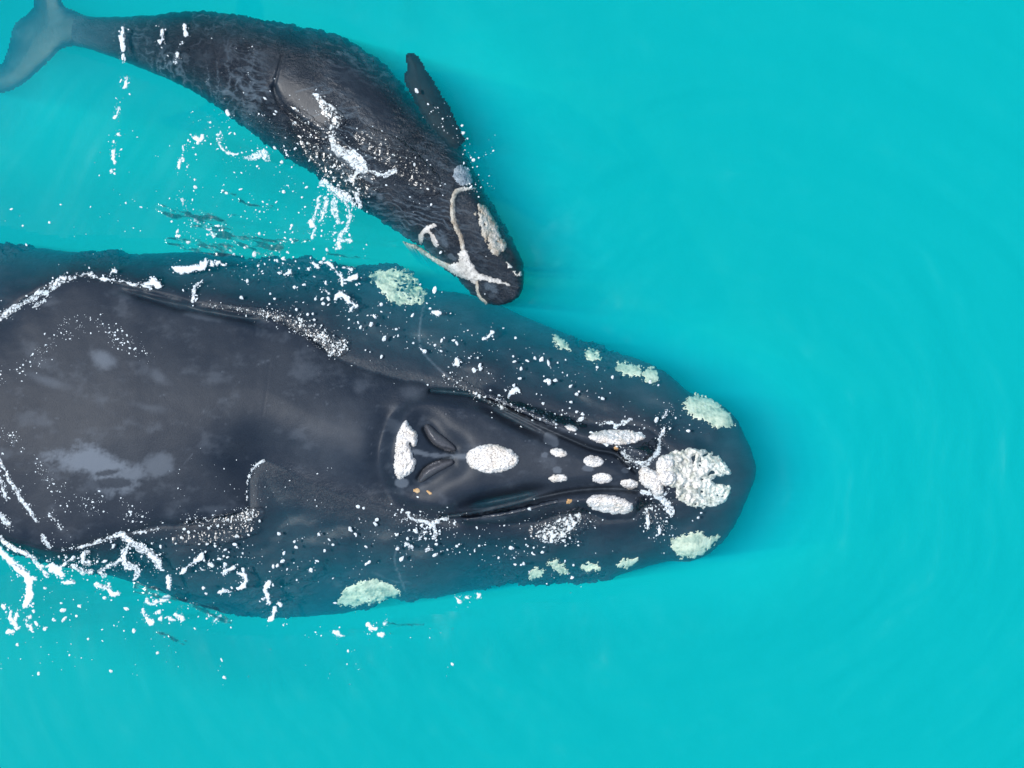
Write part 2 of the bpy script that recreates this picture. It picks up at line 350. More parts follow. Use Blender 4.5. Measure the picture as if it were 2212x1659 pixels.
# pale scuffs on the back, and a painted sheen on its middle
def blob(x, y, vx, vy, rx, ry, ang=0.0):
    cx, cy = at(vx, vy); c, s = math.cos(math.radians(ang)), math.sin(math.radians(ang))
    dx, dy = x - cx, y - cy
    return np.hypot((dx * c + dy * s) / (rx * SC), (-dx * s + dy * c) / (ry * SC))
def adult_scuff_sheen(x, y):
    n = fbm(x * 4, y * 6, 71, 5, 0.62); n2 = fbm(x * 13, y * 19, 77, 4, 0.6)
    s = np.zeros_like(x)
    def add(r, edge, amt, cut):
        nonlocal s
        s = np.maximum(s, amt * sstep(cut + edge, cut - edge, r + 0.55 * n + 0.25 * n2))
    qx = x + .16 * fbm(x * 1.8, y * 3, 73, 3); qy = y + .10 * fbm(x * 2.2, y * 3, 74, 3)
    add(blob(qx, qy, 205, 1003, 95, 34, -8) + .9 * np.abs(fbm(x * 6, y * 13, 72, 5, .7)), .42, .58, .95)
    add(blob(qx, qy, 285, 1032, 70, 24, 22) + .9 * np.abs(fbm(x * 7, y * 11, 75, 5, .7)), .42, .46, .95)
    hole = sstep(0.95, 0.7, blob(x, y, 250, 1042, 55, 14, 3) + 0.4 * n2) + sstep(1, .7, blob(x, y, 235, 1020, 30, 7, 8) + .5 * n2); s = s * (1 - np.clip(hole, 0, 1) * .85)
    add(blob(x, y, 345, 1005, 48, 30, 20), .3, .32, .8)
    add(blob(x, y, 228, 778, 40, 24, -35), .45, .40, .6)
    add(blob(x, y, 110, 822, 60, 14, -18), .5, .22, .6)
    add(blob(x, y, 345, 812, 45, 18, -35), .5, .20, .5)
    add(blob(x, y, 330, 880, 60, 14, -10), .5, .15, .5)
    add(blob(x, y, 740, 960, 130, 120, 0), .8, .10, .5)  # broad sky and sun sheen of the mid back, painted into the colour
    add(blob(x, y, 440, 685, 60, 10, -12), .4, .20, .6)
    add(blob(x, y, 780, 835, 25, 22, 0), .5, .16, .6)
    add(blob(x, y, 890, 850, 40, 24, -10), .5, .15, .5)
    add(blob(x, y, 1190, 948, 19, 14, -30), .10, .32, .9)
    add(blob(x, y, 1175, 983, 9, 7, 0), .10, .32, .9); add(blob(x, y, 1203, 1014, 12, 8, 0), .10, .32, .9)
    add(blob(x, y, 1268, 1010, 13, 9, 0), .10, .30, .9); add(blob(x, y, 1350, 1015, 9, 7, 0), .10, .25, .9)
    add(blob(x, y, 868, 1043, 16, 12, 0), .12, .40, .9)
    d = line_dist(x, y, W([(895, 975), (925, 981), (960, 984), (1010, 985)], closed=False)) - 0.022 * (1 + 1.2 * n2)
    s = np.maximum(s, .40 * sstep(0.012, -0.012, d))
    add(blob(x, y, 700, 1220, 300, 60, 4), .9, .06, .5)
    # sparse fine nicks
    sr = np.random.default_rng(5)
    for _ in range(26):
        ax_, ay_ = sr.uniform(60, 820), sr.uniform(700, 1080); aa = sr.normal(.1, .5); LL = sr.uniform(12, 70)
        sg = W([(ax_, ay_), (ax_ + LL * math.cos(aa), ay_ + LL * math.sin(aa))], closed=False)
        s = np.maximum(s, sr.uniform(.08, .26) * g2(seg_dist(x, y, sg[0], sg[1]), .005) * sstep(-.3, .2, n2))
    mot = fbm(x * 2.2, y * 3.5, 91, 5, .68); s = np.maximum(s, .14 * sstep(.05, .45, mot)) * sstep(-.03, .08, poly_sd(x, y, WATERLINE))
    for pl, am_ in (([(912, 655), (906, 700), (906, 745), (925, 775), (968, 815)], .35), ([(858, 1180), (850, 1215), (862, 1250), (872, 1285)], .30), ([(800, 1240), (850, 1262), (880, 1262)], .2)):
        s = np.maximum(s, am_ * sstep(.016, 0, line_dist(x, y, W(pl, smooth=3, closed=False)) + .012 * n2))
    nk = fbm(x * 9, y * 40, 83, 2); s = np.maximum(s, .22 * sstep(.52, .62, nk) * sstep(.1, .4, fbm(x * 1.2, y * 1.2, 88, 2)))
    return s
SCUFF_SHEEN = np.concatenate([adult_scuff_sheen(Xg, Yg), np.zeros_like(Xb)], 1)
dwA = poly_sd(Xg, Yg, WATERLINE)
# wet wrinkled film near and outside the water line
wr = 0.10 * sstep(0.15, -0.1, dwA) + 0.25 * g2(line_dist(Xg, Yg, W([(700, 790), (800, 815), (900, 850), (1000, 870)], closed=False)), .2) + 0.35 * g2(line_dist(Xg, Yg, W([(620, 1040), (740, 1090), (860, 1110)], closed=False)), .22)
WRK = np.concatenate([np.clip(wr + 0.04, 0, 1), np.zeros_like(Xb)], 1)
adult = bpy.data.objects.new('adult_whale', None); COL.objects.link(adult); adult.location = (0, 0, 0)
tag(adult, 'huge dark whale with broad grey back, white crusted bonnet and paired blowholes', 'whale', 'right whales at the surface')
nu, nvt = AX.shape
V = np.stack([AX, AY, AZ], -1).reshape(-1, 3)
F = grid_faces(nu, nvt, wrap=True)
link_mesh('body', V, F, M_ADULT, adult, {'scuff_and_light': SCUFF_SHEEN, 'wrinkle': WRK})

# ------------------------------------------------------------------ calf
PAIRS = [((160, 28), (150, 98)), ((200, 36), (185, 104)), ((260, 36), (240, 122)), ((330, 32), (300, 146)), ((420, 24), (365, 172)), ((500, 30), (420, 200)), ((570, 42), (480, 240)), ((650, 58), (545, 288)), ((730, 76), (610, 335)), ((788, 108), (665, 368)), ((845, 153), (720, 405)), ((890, 208), (775, 448)), ((940, 262), (825, 478)), ((990, 305), (868, 508)), ((1020, 355), (905, 528)), ((1045, 410), (935, 552)), ((1075, 460), (965, 584)), ((1100, 505), (995, 612)), ((1122, 548), (1020, 634)), ((1131, 585), (1042, 651)), ((1131, 612), (1058, 657)), ((1124, 636), (1074, 659)), ((1108, 650), (1092, 657))]
crown = [-0.42, -0.36, -0.24, -0.12, -0.03, 0.0, 0.03, 0.06, 0.08, 0.09, 0.09, 0.09, 0.08, 0.08, 0.09, 0.09, 0.09, 0.08, 0.07, 0.06, 0.05, 0.03, -0.02]
drop = [0.16, 0.2, 0.28, 0.34, 0.38, 0.42, 0.46, 0.50, 0.52, 0.52, 0.52, 0.50, 0.48, 0.46, 0.46, 0.45, 0.42, 0.36, 0.28, 0.22, 0.16, 0.10, 0.05]
NS = 620; NC = 230
si = np.linspace(0, len(PAIRS) - 1, NS)
def crv(a): 
    P = smooth_poly(np.array(a, float), 8, closed=False); u = np.linspace(0, len(a) - 1, len(P))
    return np.stack([np.interp(si, u, P[:, k]) for k in range(P.shape[1])], -1)
U = crv([p[0] for p in PAIRS]); Lw = crv([p[1] for p in PAIRS])
zc = crv([[c] for c in crown])[:, 0]; dr = crv([[c] for c in drop])[:, 0]
cv = np.sin(np.linspace(-1, 1, NC) * math.pi / 2 * 0.97) / math.sin(math.pi / 2 * 0.97)
def calf_pts(v):
    t = (v + 1) / 2
    px = Lw[:, 0][:, None] * (1 - t) + U[:, 0][:, None] * t; py = Lw[:, 1][:, None] * (1 - t) + U[:, 1][:, None] * t
    return px, py
px, py = calf_pts(cv[None, :])
Zc = zc[:, None] - dr[:, None] * (1 - np.sqrt(np.maximum(1 - np.abs(cv[None, :]) ** 2.3, 0)))
f = (CAM_H - Zc) / CAM_H
Xc = (px - 1106) * SC * f; Yc = (829.5 - py) * SC * f
# relief
def wl(pts, closed=False, s=3): return W(pts, 0, smooth=s, closed=closed)
EYE = at(952, 512)
Zc += 0.05 * np.exp(-((Xc - EYE[0]) ** 2 + (Yc - EYE[1]) ** 2) / 0.13 ** 2)
Zc += -0.05 * g2(line_dist(Xc, Yc, wl([(1000, 420), (990, 470), (1005, 535), (1040, 570), (1100, 615)])), 0.10)
Zc += 0.045 * g2(line_dist(Xc, Yc, wl([(1030, 440), (1040, 500), (1075, 560), (1110, 600)])), 0.09)
Zc += -0.02 * g2(line_dist(Xc, Yc, wl([(610, 120), (600, 160), (592, 195), (600, 225)])), 0.012)
Zc += -0.035 * g2(line_dist(Xc, Yc, wl([(592, 190), (612, 232), (650, 262), (690, 290)])), 0.03)
Zc += -0.03 * g2(line_dist(Xc, Yc, wl([(895, 200), (925, 240), (960, 268), (985, 300)])), 0.02)
nz = fbm(Xc * 1.3, Yc * 1.3, 101, 3)
SMOOTH = np.clip(g2(line_dist(Xc, Yc, wl([(610, 180), (660, 220), (690, 255)])), 0.16) + g2(line_dist(Xc, Yc, wl([(740, 160), (800, 225), (830, 270)])), 0.22) * .75, 0, 1)
edge = sstep(0.0, 0.15, Zc + 0.42)
wk = (1 - SMOOTH) * (0.75 + 0.5 * nz)
wxx = Xc + 0.05 * fbm(Xc * 3, Yc * 3, 111, 2); wyy = Yc + 0.05 * fbm(Xc * 3, Yc * 3, 115, 2)
rid = 1 - np.abs(fbm((wxx * .94 - wyy * .34) * 5, (wxx * .34 + wyy * .94) * 13, 121, 4, 0.55)) * 2.2
Zc += 0.012 * wk * (rid - 0.5) + 0.006 * wk * fbm(Xc * 22, Yc * 22, 127, 3, .7) + 0.018 * nz
tail_soft = sstep(560, 260, px)
Zbot_e = Zc[:, [0, -1]].mean(1)
thb = np.linspace(0, math.pi, 26)[1:-1]
pxb, pyb = calf_pts(np.cos(thb)[None, :])
hwc = np.hypot(U[:, 0] - Lw[:, 0], U[:, 1] - Lw[:, 1]) * SC / 2
Zcb = Zbot_e[:, None] - (hwc * 1.0)[:, None] * np.sin(thb)[None, :]
fb = (CAM_H - Zbot_e[:, None]) / CAM_H
Xcb = (pxb - 1106) * SC * fb; Ycb = (829.5 - pyb) * SC * fb
CX = np.concatenate([Xc, Xcb], 1); CY = np.concatenate([Yc, Ycb], 1); CZ = np.concatenate([Zc, Zcb], 1)
k = 0.022 * np.clip((-CZ - 0.02) / 0.25, 0, 1) * np.concatenate([1 - .8 * tail_soft, 1 - .8 * sstep(560, 260, pxb)], 1)
CX = CX + k * 2.2 * fbm(CX * 9, CY * 12, 131, 4, .7); CY = CY + k * 2.2 * fbm(CX * 12, CY * 9, 137, 4, .7)
sc_n = fbm(Xc * 5, Yc * 5, 141, 5, .65)
SCc = 0.07 * sstep(0.0, .5, sc_n) + 0.14 * sstep(.25, .5, fbm(Xc * 3, Yc * 6, 147, 4, .6)) * sstep(-0.02, -.25, Zc)
SCc = np.maximum(SCc, .40 * sstep(1.0, .4, blob(Xc, Yc, 955, 520, 34, 24, -30) + .8 * fbm(Xc * 16, Yc * 16, 151, 4, .6) + .25))
SCc = np.maximum(SCc, .35 * sstep(1.0, .4, blob(Xc, Yc, 1062, 620, 36, 18, -25) + .9 * fbm(Xc * 14, Yc * 14, 153, 4, .6) + .25))
SCc = np.maximum(SCc, .32 * sstep(1.0, .5, blob(Xc, Yc, 975, 555, 26, 10, -30) + .9 * fbm(Xc * 16, Yc * 16, 157, 4, .6) + .25))
SCc = np.maximum(SCc, .28 * sstep(1.0, .3, blob(Xc, Yc, 870, 505, 34, 12, -35) + .6 * fbm(Xc * 9, Yc * 9, 159, 4, .6)))
for pts in ([(650, 262), (720, 240), (780, 232)], [(640, 200), (700, 185)], [(345, 60), (352, 95), (335, 128)]):
    SCc = np.maximum(SCc, .22 * g2(line_dist(Xc, Yc, wl(pts)), .008))
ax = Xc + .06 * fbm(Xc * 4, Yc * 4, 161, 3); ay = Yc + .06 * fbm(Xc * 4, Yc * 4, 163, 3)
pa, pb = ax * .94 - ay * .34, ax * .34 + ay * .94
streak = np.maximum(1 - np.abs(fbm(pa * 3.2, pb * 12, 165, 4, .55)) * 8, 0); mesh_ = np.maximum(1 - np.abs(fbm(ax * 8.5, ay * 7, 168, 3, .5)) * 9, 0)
wt = np.interp(px, [420, 640], [0, 1]); caustic_net = streak * wt + mesh_ * (1 - wt)
caustic_mask = np.clip(.5 + 1.6 * fbm(Xc * 1.6, Yc * 1.6, 169, 3), 0, 1) * (1 - SMOOTH) * np.interp(px, [150, 330, 860, 1050], [.15, 1, .8, .25]) * sstep(-.40, -.22, Zc)
SCc = np.maximum(SCc, .70 * np.clip(caustic_net, 0, 1) * caustic_mask)  # caustic light net over the wet calf, painted into its skin colour
SCc = np.maximum(SCc, .22 * sstep(330, 150, px) * (1 + .8 * fbm(Xc * 4, Yc * 8, 171, 4)))
WKc = np.clip(wk * .9, 0.05, 1)
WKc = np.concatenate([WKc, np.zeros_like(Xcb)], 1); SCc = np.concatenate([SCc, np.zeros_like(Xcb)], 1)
calf = bpy.data.objects.new('whale_calf', None); COL.objects.link(calf)
tag(calf, 'smaller wrinkled whale calf, curved on its side above the big whale', 'whale', 'right whales at the surface')
nuc, nvc = CX.shape
VC = np.stack([CX, CY, CZ], -1).reshape(-1, 3); FC = grid_faces(nuc, nvc, wrap=True)
caps = []
link_mesh('body', VC, FC, M_CALF, calf, {'scuff_and_light': SCc, 'wrinkle': WKc})

# ------------------------------------------------------------------ height raster of both animals, for what lies on them
GS = 0.016; GX0, GY0 = -6.2, -4.9; GNX, GNY = int(12.4 / GS), int(9.8 / GS)
RAS = np.full((GNX, GNY), -9.0)
for Xs, Ys, Zs in ((AX[:, :NV], AY[:, :NV], AZ[:, :NV]), (CX[:, :NC], CY[:, :NC], CZ[:, :NC])):
    i = ((Xs - GX0) / GS).astype(int).ravel(); j = ((Ys - GY0) / GS).astype(int).ravel(); ok = (i >= 0) & (i < GNX) & (j >= 0) & (j < GNY)
    np.maximum.at(RAS, (i[ok], j[ok]), Zs.ravel()[ok])
def dil(A):
    B = A.copy()
    for s in ((1, 0), (-1, 0), (0, 1), (0, -1)): B = np.maximum(B, np.roll(A, s, (0, 1)))
    return B
D1 = dil(RAS); RAS = np.where(RAS < -8, D1, RAS); D1 = dil(RAS); RAS = np.where(RAS < -8, D1, RAS)
def ras(x, y):
    fx = np.clip((np.asarray(x) - GX0) / GS - .5, 0, GNX - 2); fy = np.clip((np.asarray(y) - GY0) / GS - .5, 0, GNY - 2)
    i = fx.astype(int); j = fy.astype(int); a = fx - i; b = fy - j
    q = np.stack([RAS[i, j], RAS[i + 1, j], RAS[i, j + 1], RAS[i + 1, j + 1]])
    w = np.stack([(1 - a) * (1 - b), a * (1 - b), (1 - a) * b, a * b])
    mx = q.max(0); q = np.where(q < -8, mx, q)
    return (q * w).sum(0)
def sheet_z(X, Y):
    fade = sstep(7.4, 6.4, np.abs(X)) * sstep(5.9, 5.0, np.abs(Y))
    nxp, nyp = at(1500, 1020); rr = np.hypot(X - nxp, (Y - nyp) * 1.1) + .35 * fbm(X * .35, Y * .35, 601, 3)
    cxp, cyp = at(760, 330); rc = np.hypot(X - cxp, Y - cyp) + .3 * fbm(X * .4, Y * .4, 605, 3)
    th_ = np.arctan2(Y - nyp, X - nxp + 1.2)
    Z = 0.046 * fbm(rr * 1.5, th_ * 1.6 + 20, 621, 4, .55) + 0.006 * np.sin(rr * 7.5) * sstep(0, 1, fbm(X * .5, Y * .5, 607, 2) + .6)
    Z = Z + 0.004 * np.sin(rc * 6.0) * sstep(4.2, 1.5, rc) + 0.03 * fbm(X * .6 + Y * .2, Y * .9, 611, 4)
    Z = Z * sstep(.2, 1.7, rr) + 0.004 * fbm(X * 3.2 + Y, Y * 2.2 - X, 631, 3) * sstep(.5, 2, rr)
    return 0.03 + Z * fade * np.interp(X, [-4.5, -0.5], [.3, 1])
def floor_z(x, y):
    b = ras(x, y); return np.where(b > -8, np.maximum(b, 0.0), 0) + np.where(b > -8, 0.0, sheet_z(np.asarray(x), np.asarray(y)) + .003)

# ------------------------------------------------------------------ crusts and foam: patches with real relief from a field
def field_mesh(name, field, height, base, box, mat, parent=None, step=0.007, sink=0.012, closed=False, attrs=None):
    x0, x1, y0, y1 = box
    nx, ny = max(int((x1 - x0) / step), 3), max(int((y1 - y0) / step), 3)
    X, Y = np.meshgrid(np.linspace(x0, x1, nx), np.linspace(y0, y1, ny), indexing='ij')
    Fd = field(X, Y); ins = Fd > 0
    Z = base(X, Y) + np.where(ins, height(X, Y, Fd), -sink)
    cell = ins[:-1, :-1] | ins[1:, :-1] | ins[:-1, 1:] | ins[1:, 1:]
    idx = np.arange(nx * ny).reshape(nx, ny)
    q = np.stack([idx[:-1, :-1], idx[1:, :-1], idx[1:, 1:], idx[:-1, 1:]], -1)[cell]
    if len(q) == 0: return None
    used, inv = np.unique(q, return_inverse=True); q = inv.reshape(-1, 4)
    Vt = np.stack([X.ravel()[used], Y.ravel()[used], Z.ravel()[used]], -1)
    return link_mesh(name, Vt, q, mat, parent, {'thick': np.clip(Fd, -.01, .05).ravel()[used]})
def box_of(P, m=0.06):
    P = np.array(P)[:, :2]; return P[:, 0].min() - m, P[:, 0].max() + m, P[:, 1].min() - m, P[:, 1].max() + m
def crust_h(th, seed, amp=0.35, fr=14):
    def h(X, Y, Fd):
        n = fbm(X * fr, Y * fr, seed, 4, .6); lump = 1 - 2 * np.abs(perlin(X * fr * 1.7, Y * fr * 1.7, seed + 9))
        return np.maximum(th * np.sqrt(np.clip(Fd / 0.035, 0, 1)) * (1 + amp * 1.5 * n + amp * lump), 0.003)
    return h
def crust(name, poly, mat, parent, th=0.035, rag=0.012, seed=0, smooth=3, base=ras, holes=0, label=None, z=0, amp=.35, fr=14):
    P = W(poly, z, smooth=smooth)
    def field(X, Y):
        d = poly_sd(X, Y, P) + (rag + .006) * 1.9 * fbm(X * 19, Y * 19, seed + 3, 4, .75)
        if holes: d = np.minimum(d, (fbm(X * 11, Y * 11, seed + 5, 4, .6) + holes) * 0.06)
        return d
    o = field_mesh(name, field, crust_h(th, seed, amp, fr), base, box_of(P), mat, parent)
    if o is not None and label: o['label'] = label
    return o
def ell(cx, cy, rx, ry, ang=0, n=18, point=0.0):
    a = np.linspace(0, 2 * math.pi, n, endpoint=False); c, s = math.cos(math.radians(ang)), math.sin(math.radians(ang))
    ex = rx * np.cos(a); ey = ry * np.sin(a) * (1 - point * np.clip(np.cos(a), 0, 1))
    return [(cx + u * c - w * s, cy + u * s + w * c) for u, w in zip(ex, ey)]

c7 = lambda P: [(608 + .3 * a, 885 + .3 * b) for a, b in P]
crust('callosity', c7([(905, 68), (925, 110), (955, 140), (983, 180), (985, 245), (955, 262), (932, 232), (925, 255), (950, 300), (955, 340), (975, 360), (970, 410), (950, 440), (915, 470), (880, 490), (855, 498), (830, 470), (818, 420), (822, 330), (832, 240), (842, 170), (870, 110)]), M_CALL, adult, 0.05, 0.006, 1, 2)
crust('callosity', ell(1064, 990, 57, 31, 2, point=.18), M_CALL, adult, 0.045, 0.006, 2)
for i, (cx, cy, rx, ry, an) in enumerate([(1206, 977, 18, 9, 10), (1205, 1032, 20, 9, -3), (1281, 996, 22, 12, 6), (1300, 1032, 22, 12, 2), (1359, 1045, 19, 11, 8), (1234, 924, 14, 6, 12)]):
    crust('callosity', ell(cx, cy, rx, ry, an), M_CALL, adult, 0.028, 0.004, 10 + i)
crust('callosity', ell(1333, 944, 61, 16, 0, point=.1), M_CALL, adult, 0.04, 0.007, 20)
crust('callosity', ell(1317, 1089, 52, 20, 10), M_CALL, adult, 0.04, 0.008, 21)
# bonnet
bon = crust('bonnet_callosity', [(1416, 1000), (1430, 985), (1455, 973), (1490, 966), (1525, 970), (1555, 985), (1575, 1005), (1583, 1022), (1572, 1030), (1548, 1034), (1560, 1045), (1582, 1050), (1583, 1070), (1568, 1088), (1535, 1100), (1505, 1100), (1475, 1088), (1458, 1068), (1448, 1050), (1430, 1042), (1420, 1020)], M_CALLW, adult, 0.050, 0.016, 30, 2, base=lambda X, Y: ras(X, Y) - 0.010 - 0.03 * sstep(1.45, 1.85, X), holes=.60, amp=.65, fr=7)
for i, (cx, cy, rx, ry, an) in enumerate([(1405, 1035, 24, 20, 20), (1418, 1052, 20, 14, 60), (1440, 1030, 20, 18, 0), (1436, 1000, 20, 15, -20), (1394, 1022, 14, 14, 0)]):
    crust('bonnet_lump', ell(cx, cy, rx, ry, an), M_CALL, bon, 0.05, 0.006, 40 + i, base=lambda X, Y: ras(X, Y) + 0.03)
# patches under water
crust('callosity', [(1480, 870), (1497, 858), (1520, 856), (1545, 864), (1570, 885), (1588, 905), (1592, 920), (1570, 923), (1545, 925), (1528, 910), (1505, 905), (1487, 892)], M_SUNK, adult, 0.006, 0.030, 50, 2, holes=.6)
crust('callosity', [(1448, 1175), (1470, 1160), (1500, 1152), (1520, 1150), (1530, 1162), (1558, 1162), (1545, 1182), (1520, 1200), (1490, 1210), (1465, 1198)], M_SUNK, adult, 0.006, 0.030, 51, 2, holes=.6)
crust('callosity', [(795, 588), (830, 580), (868, 577), (895, 600), (915, 630), (910, 650), (880, 655), (845, 652), (825, 630), (805, 608)], M_SUNK, adult, 0.005, 0.034, 52, 2, holes=.62, label='pale eye patch under water on the upper side')
crust('callosity', [(725, 1306), (745, 1275), (780, 1258), (812, 1256), (850, 1275), (862, 1283), (840, 1300), (800, 1310), (765, 1318), (735, 1318)], M_SUNK, adult, 0.005, 0.028, 53, 2, holes=.62, label='pale eye patch under water on the lower side')
for i, (cx, cy, rx, ry, an) in enumerate([(1283, 767, 18, 11, 25), (1360, 798, 28, 13, 12), (1409, 812, 18, 16, 30), (1214, 742, 24, 9, 40), (1357, 1219, 22, 9, -12), (1276, 1229, 20, 9, 5), (1206, 1228, 26, 10, 35), (1160, 1243, 17, 10, -20)]):
    crust('callosity', ell(cx, cy, rx, ry, an), M_SUNK, adult, 0.005, 0.034, 60 + i)
for i, (cx, cy, rx, ry) in enumerate([(900, 1059, 7, 5), (928, 1063, 7, 3.5), (1229, 1081, 5, 8), (1330, 968, 5, 5)]):
    crust('orange_barnacle_patch', ell(cx, cy, rx, ry, 30 * i), M_LICE, adult, 0.010, 0.008, 80 + i)
# blowholes: raised lip flaps in a hollow
def flap(pts, r0, hgt, seed):
    P = W(pts, 0, smooth=6, closed=False); n = len(P)
    def field(X, Y):
        d = np.full(X.shape, -1e9)
        for i in range(n - 1):
            ra = r0 * math.sin(math.pi * (0.10 + 0.80 * i / (n - 1))) ** .7; rb = r0 * math.sin(math.pi * (0.10 + 0.80 * (i + 1) / (n - 1))) ** .7
            d = np.maximum(d, -seg_dist(X, Y, P[i], P[i + 1], ra, rb))
        return d
    def h(X, Y, Fd): return hgt * np.sqrt(np.clip(1 - (1 - np.clip(Fd / (r0 * .95), 0, 1)) ** 2, 0, 1)) + 0.002 * fbm(X * 30, Y * 30, seed, 2)
    o = field_mesh('blowhole', field, h, ras, box_of(P, .1), M_FLAP, adult, step=0.005)
    return o
b1 = flap([(924, 921), (940, 943), (958, 957), (980, 969)], 0.062, 0.070, 1)
b2 = flap([(910, 1036), (926, 1019), (948, 1006), (976, 997)], 0.056, 0.070, 2)
for o, side, pts in ((b1, 1, [(919, 930), (934, 952), (955, 968), (978, 976)]), (b2, -1, [(905, 1029), (920, 1012), (942, 999), (972, 990)])):
    pass

# ------------------------------------------------------------------ calf parts
c3 = lambda P: [(663.6 + .26675 * a, 276.5 + .26675 * b) for a, b in P]
M_CC = M_CALF_CALL
crust('callosity', c3([(1200, 320), (1250, 300), (1300, 320), (1325, 380), (1330, 440), (1290, 470), (1230, 460), (1190, 420), (1180, 370)]), callosity_material('calf_patch_blue', (0.30, 0.37, 0.42), (0.16, 0.22, 0.28), (0.45, 0.5, 0.52)), calf, 0.012, 0.014, 90, 2)
def ribbon(name, pts, mat, parent, seed, th=0.02, rag=.008, s=3, scale=SC, label=None):
    P = smooth_poly(np.array([p[:2] for p in pts], float), s, closed=False); Rr = np.interp(np.linspace(0, len(pts) - 1, len(P)), range(len(pts)), [p[2] for p in pts])
    x, y = at(P[:, 0], P[:, 1]); Q = list(zip(x, y)); Rr = Rr * SC
    def field(X, Y):
        d = np.full(X.shape, -1e9)
        for i in range(len(Q) - 1): d = np.maximum(d, -seg_dist(X, Y, Q[i], Q[i + 1], Rr[i], Rr[i + 1]))
        return d + rag * 1.6 * fbm(X * 20, Y * 20, seed, 4, .65)
    o = field_mesh(name, field, crust_h(th, seed), ras, box_of(Q, max(Rr) + .04), mat, parent)
    if o is not None and label: o['label'] = label
    return o
ribbon('callosity_line', [(*c3([(a, b)])[0], r) for a, b, r in [(1360, 482, 2), (1280, 492, 4), (1215, 512, 5), (1183, 570, 4.5), (1180, 650, 5), (1185, 740, 5.5), (1215, 820, 5), (1245, 890, 5), (1262, 985, 4.5)]], M_CC, calf, 91)
crust('callosity', c3([(1225, 1020), (1255, 985), (1300, 1000), (1315, 1060), (1370, 1150), (1430, 1195), (1510, 1212), (1600, 1245), (1645, 1275), (1590, 1268), (1500, 1252), (1440, 1235), (1390, 1235), (1350, 1262), (1310, 1235), (1230, 1190), (1160, 1160), (1125, 1112), (1180, 1095), (1230, 1085)]), callosity_material('calf_callosity_pale', (0.66, 0.66, 0.62), (0.45, 0.45, 0.42), (0.72, 0.72, 0.7)), calf, 0.02, 0.010, 92, 2, holes=.5)
crust('eye_patch', c3([(1045, 778), (1000, 785), (950, 808), (915, 845), (900, 890), (915, 925), (935, 890), (950, 850), (985, 850), (1005, 890), (1020, 930), (1045, 962), (1065, 945), (1045, 900), (1020, 860), (1000, 825), (1050, 802)]), callosity_material('calf_eye_patch', (0.66, 0.64, 0.6), (0.45, 0.42, 0.38), (0.72, 0.72, 0.7)), calf, 0.016, 0.006, 93, 2)
ribbon('lip_line', [(*c3([(a, b)])[0], r) for a, b, r in [(650, 858, 1.5), (720, 900, 2.2), (800, 930, 2.5), (870, 950, 2.8), (930, 990, 3.2), (1000, 1040, 3.2), (1080, 1090, 4), (1140, 1120, 5)]], M_CC, calf, 94, th=.012, rag=.004)
crust('callosity', c3([(1378, 600), (1410, 625), (1450, 640), (1480, 690), (1510, 740), (1545, 800), (1560, 870), (1610, 925), (1612, 965), (1580, 1000), (1560, 1035), (1520, 1035), (1480, 1000), (1455, 940), (1425, 880), (1400, 800), (1385, 700)]), M_CC, calf, 0.03, 0.014, 95, 2, holes=.35)
crust('callosity', c3([(1355, 690), (1370, 680), (1372, 715), (1358, 715)]), M_CC, calf, 0.012, 0.005, 96, 2)
crust('callosity', c3([(1610, 1095), (1640, 1100), (1665, 1150), (1720, 1170), (1745, 1190), (1700, 1195), (1640, 1150)]), M_CALLW, calf, 0.012, 0.010, 97, 2, holes=.2)
ribbon('lip_line', [(*c3([(a, b)])[0], r) for a, b, r in [(1375, 1250, 3), (1380, 1320, 2.5), (1400, 1370, 2), (1450, 1415, 1.5)]], M_CC, calf, 98, th=.01)
# closed blade from an outline, thickest along the middle
BLADES = []
def blade(name, poly, z_of, thick, mat, parent, seed, step=0.014, rag=0.006, zref=0.0, sc=0.3):
    P = W(poly, zref, smooth=4)
    BLADES.append(P)
    x0, x1, y0, y1 = box_of(P, .08)
    nx, ny = int((x1 - x0) / step), int((y1 - y0) / step)
    X, Y = np.meshgrid(np.linspace(x0, x1, nx), np.linspace(y0, y1, ny), indexing='ij')
    d = poly_sd(X, Y, P) + rag * 2 * fbm(X * 10, Y * 10, seed, 4, .6)
    ins = d > 0
    h = thick * np.sqrt(np.clip(1 - np.exp(-np.maximum(d, 0) / 0.12), 0, 1)); Zm = z_of(X, Y)
    cell = ins[:-1, :-1] | ins[1:, :-1] | ins[:-1, 1:] | ins[1:, 1:]
    idx = np.arange(nx * ny).reshape(nx, ny)
    q = np.stack([idx[:-1, :-1], idx[1:, :-1], idx[1:, 1:], idx[:-1, 1:]], -1)[cell]
    used, inv = np.unique(q, return_inverse=True); q = inv.reshape(-1, 4)
    x, y, hh, zm = X.ravel()[used], Y.ravel()[used], h.ravel()[used], Zm.ravel()[used]
    top = np.stack([x, y, zm + hh], -1); bot = np.stack([x, y, zm - hh - 0.002], -1)
    n = fbm(x * 4, y * 4, seed + 5, 4, .6)
    at_ = {'scuff_and_light': np.tile(sc * sstep(-.1, .6, n), 2), 'wrinkle': np.full(2 * len(x), .08)}
    return link_mesh(name, np.concatenate([top, bot]), np.concatenate([q, q[:, ::-1] + len(x)]), mat, parent, at_)
blade('flipper', [(876, 122), (884, 116), (897, 120), (915, 145), (935, 175), (955, 210), (972, 240), (985, 270), (1000, 300), (985, 320), (955, 300), (925, 262), (900, 222), (882, 190), (875, 165), (880, 148)], lambda X, Y: -0.10 - 0.08 * sstep(2.2, 3.4, Y), 0.05, skin_material('flipper_skin', (0.004, 0.008, 0.012), (0.012, 0.018, 0.024), (0.1, 0.13, 0.15), .6, .02, .15), calf, 201, rag=.016, zref=-.15, sc=.06)
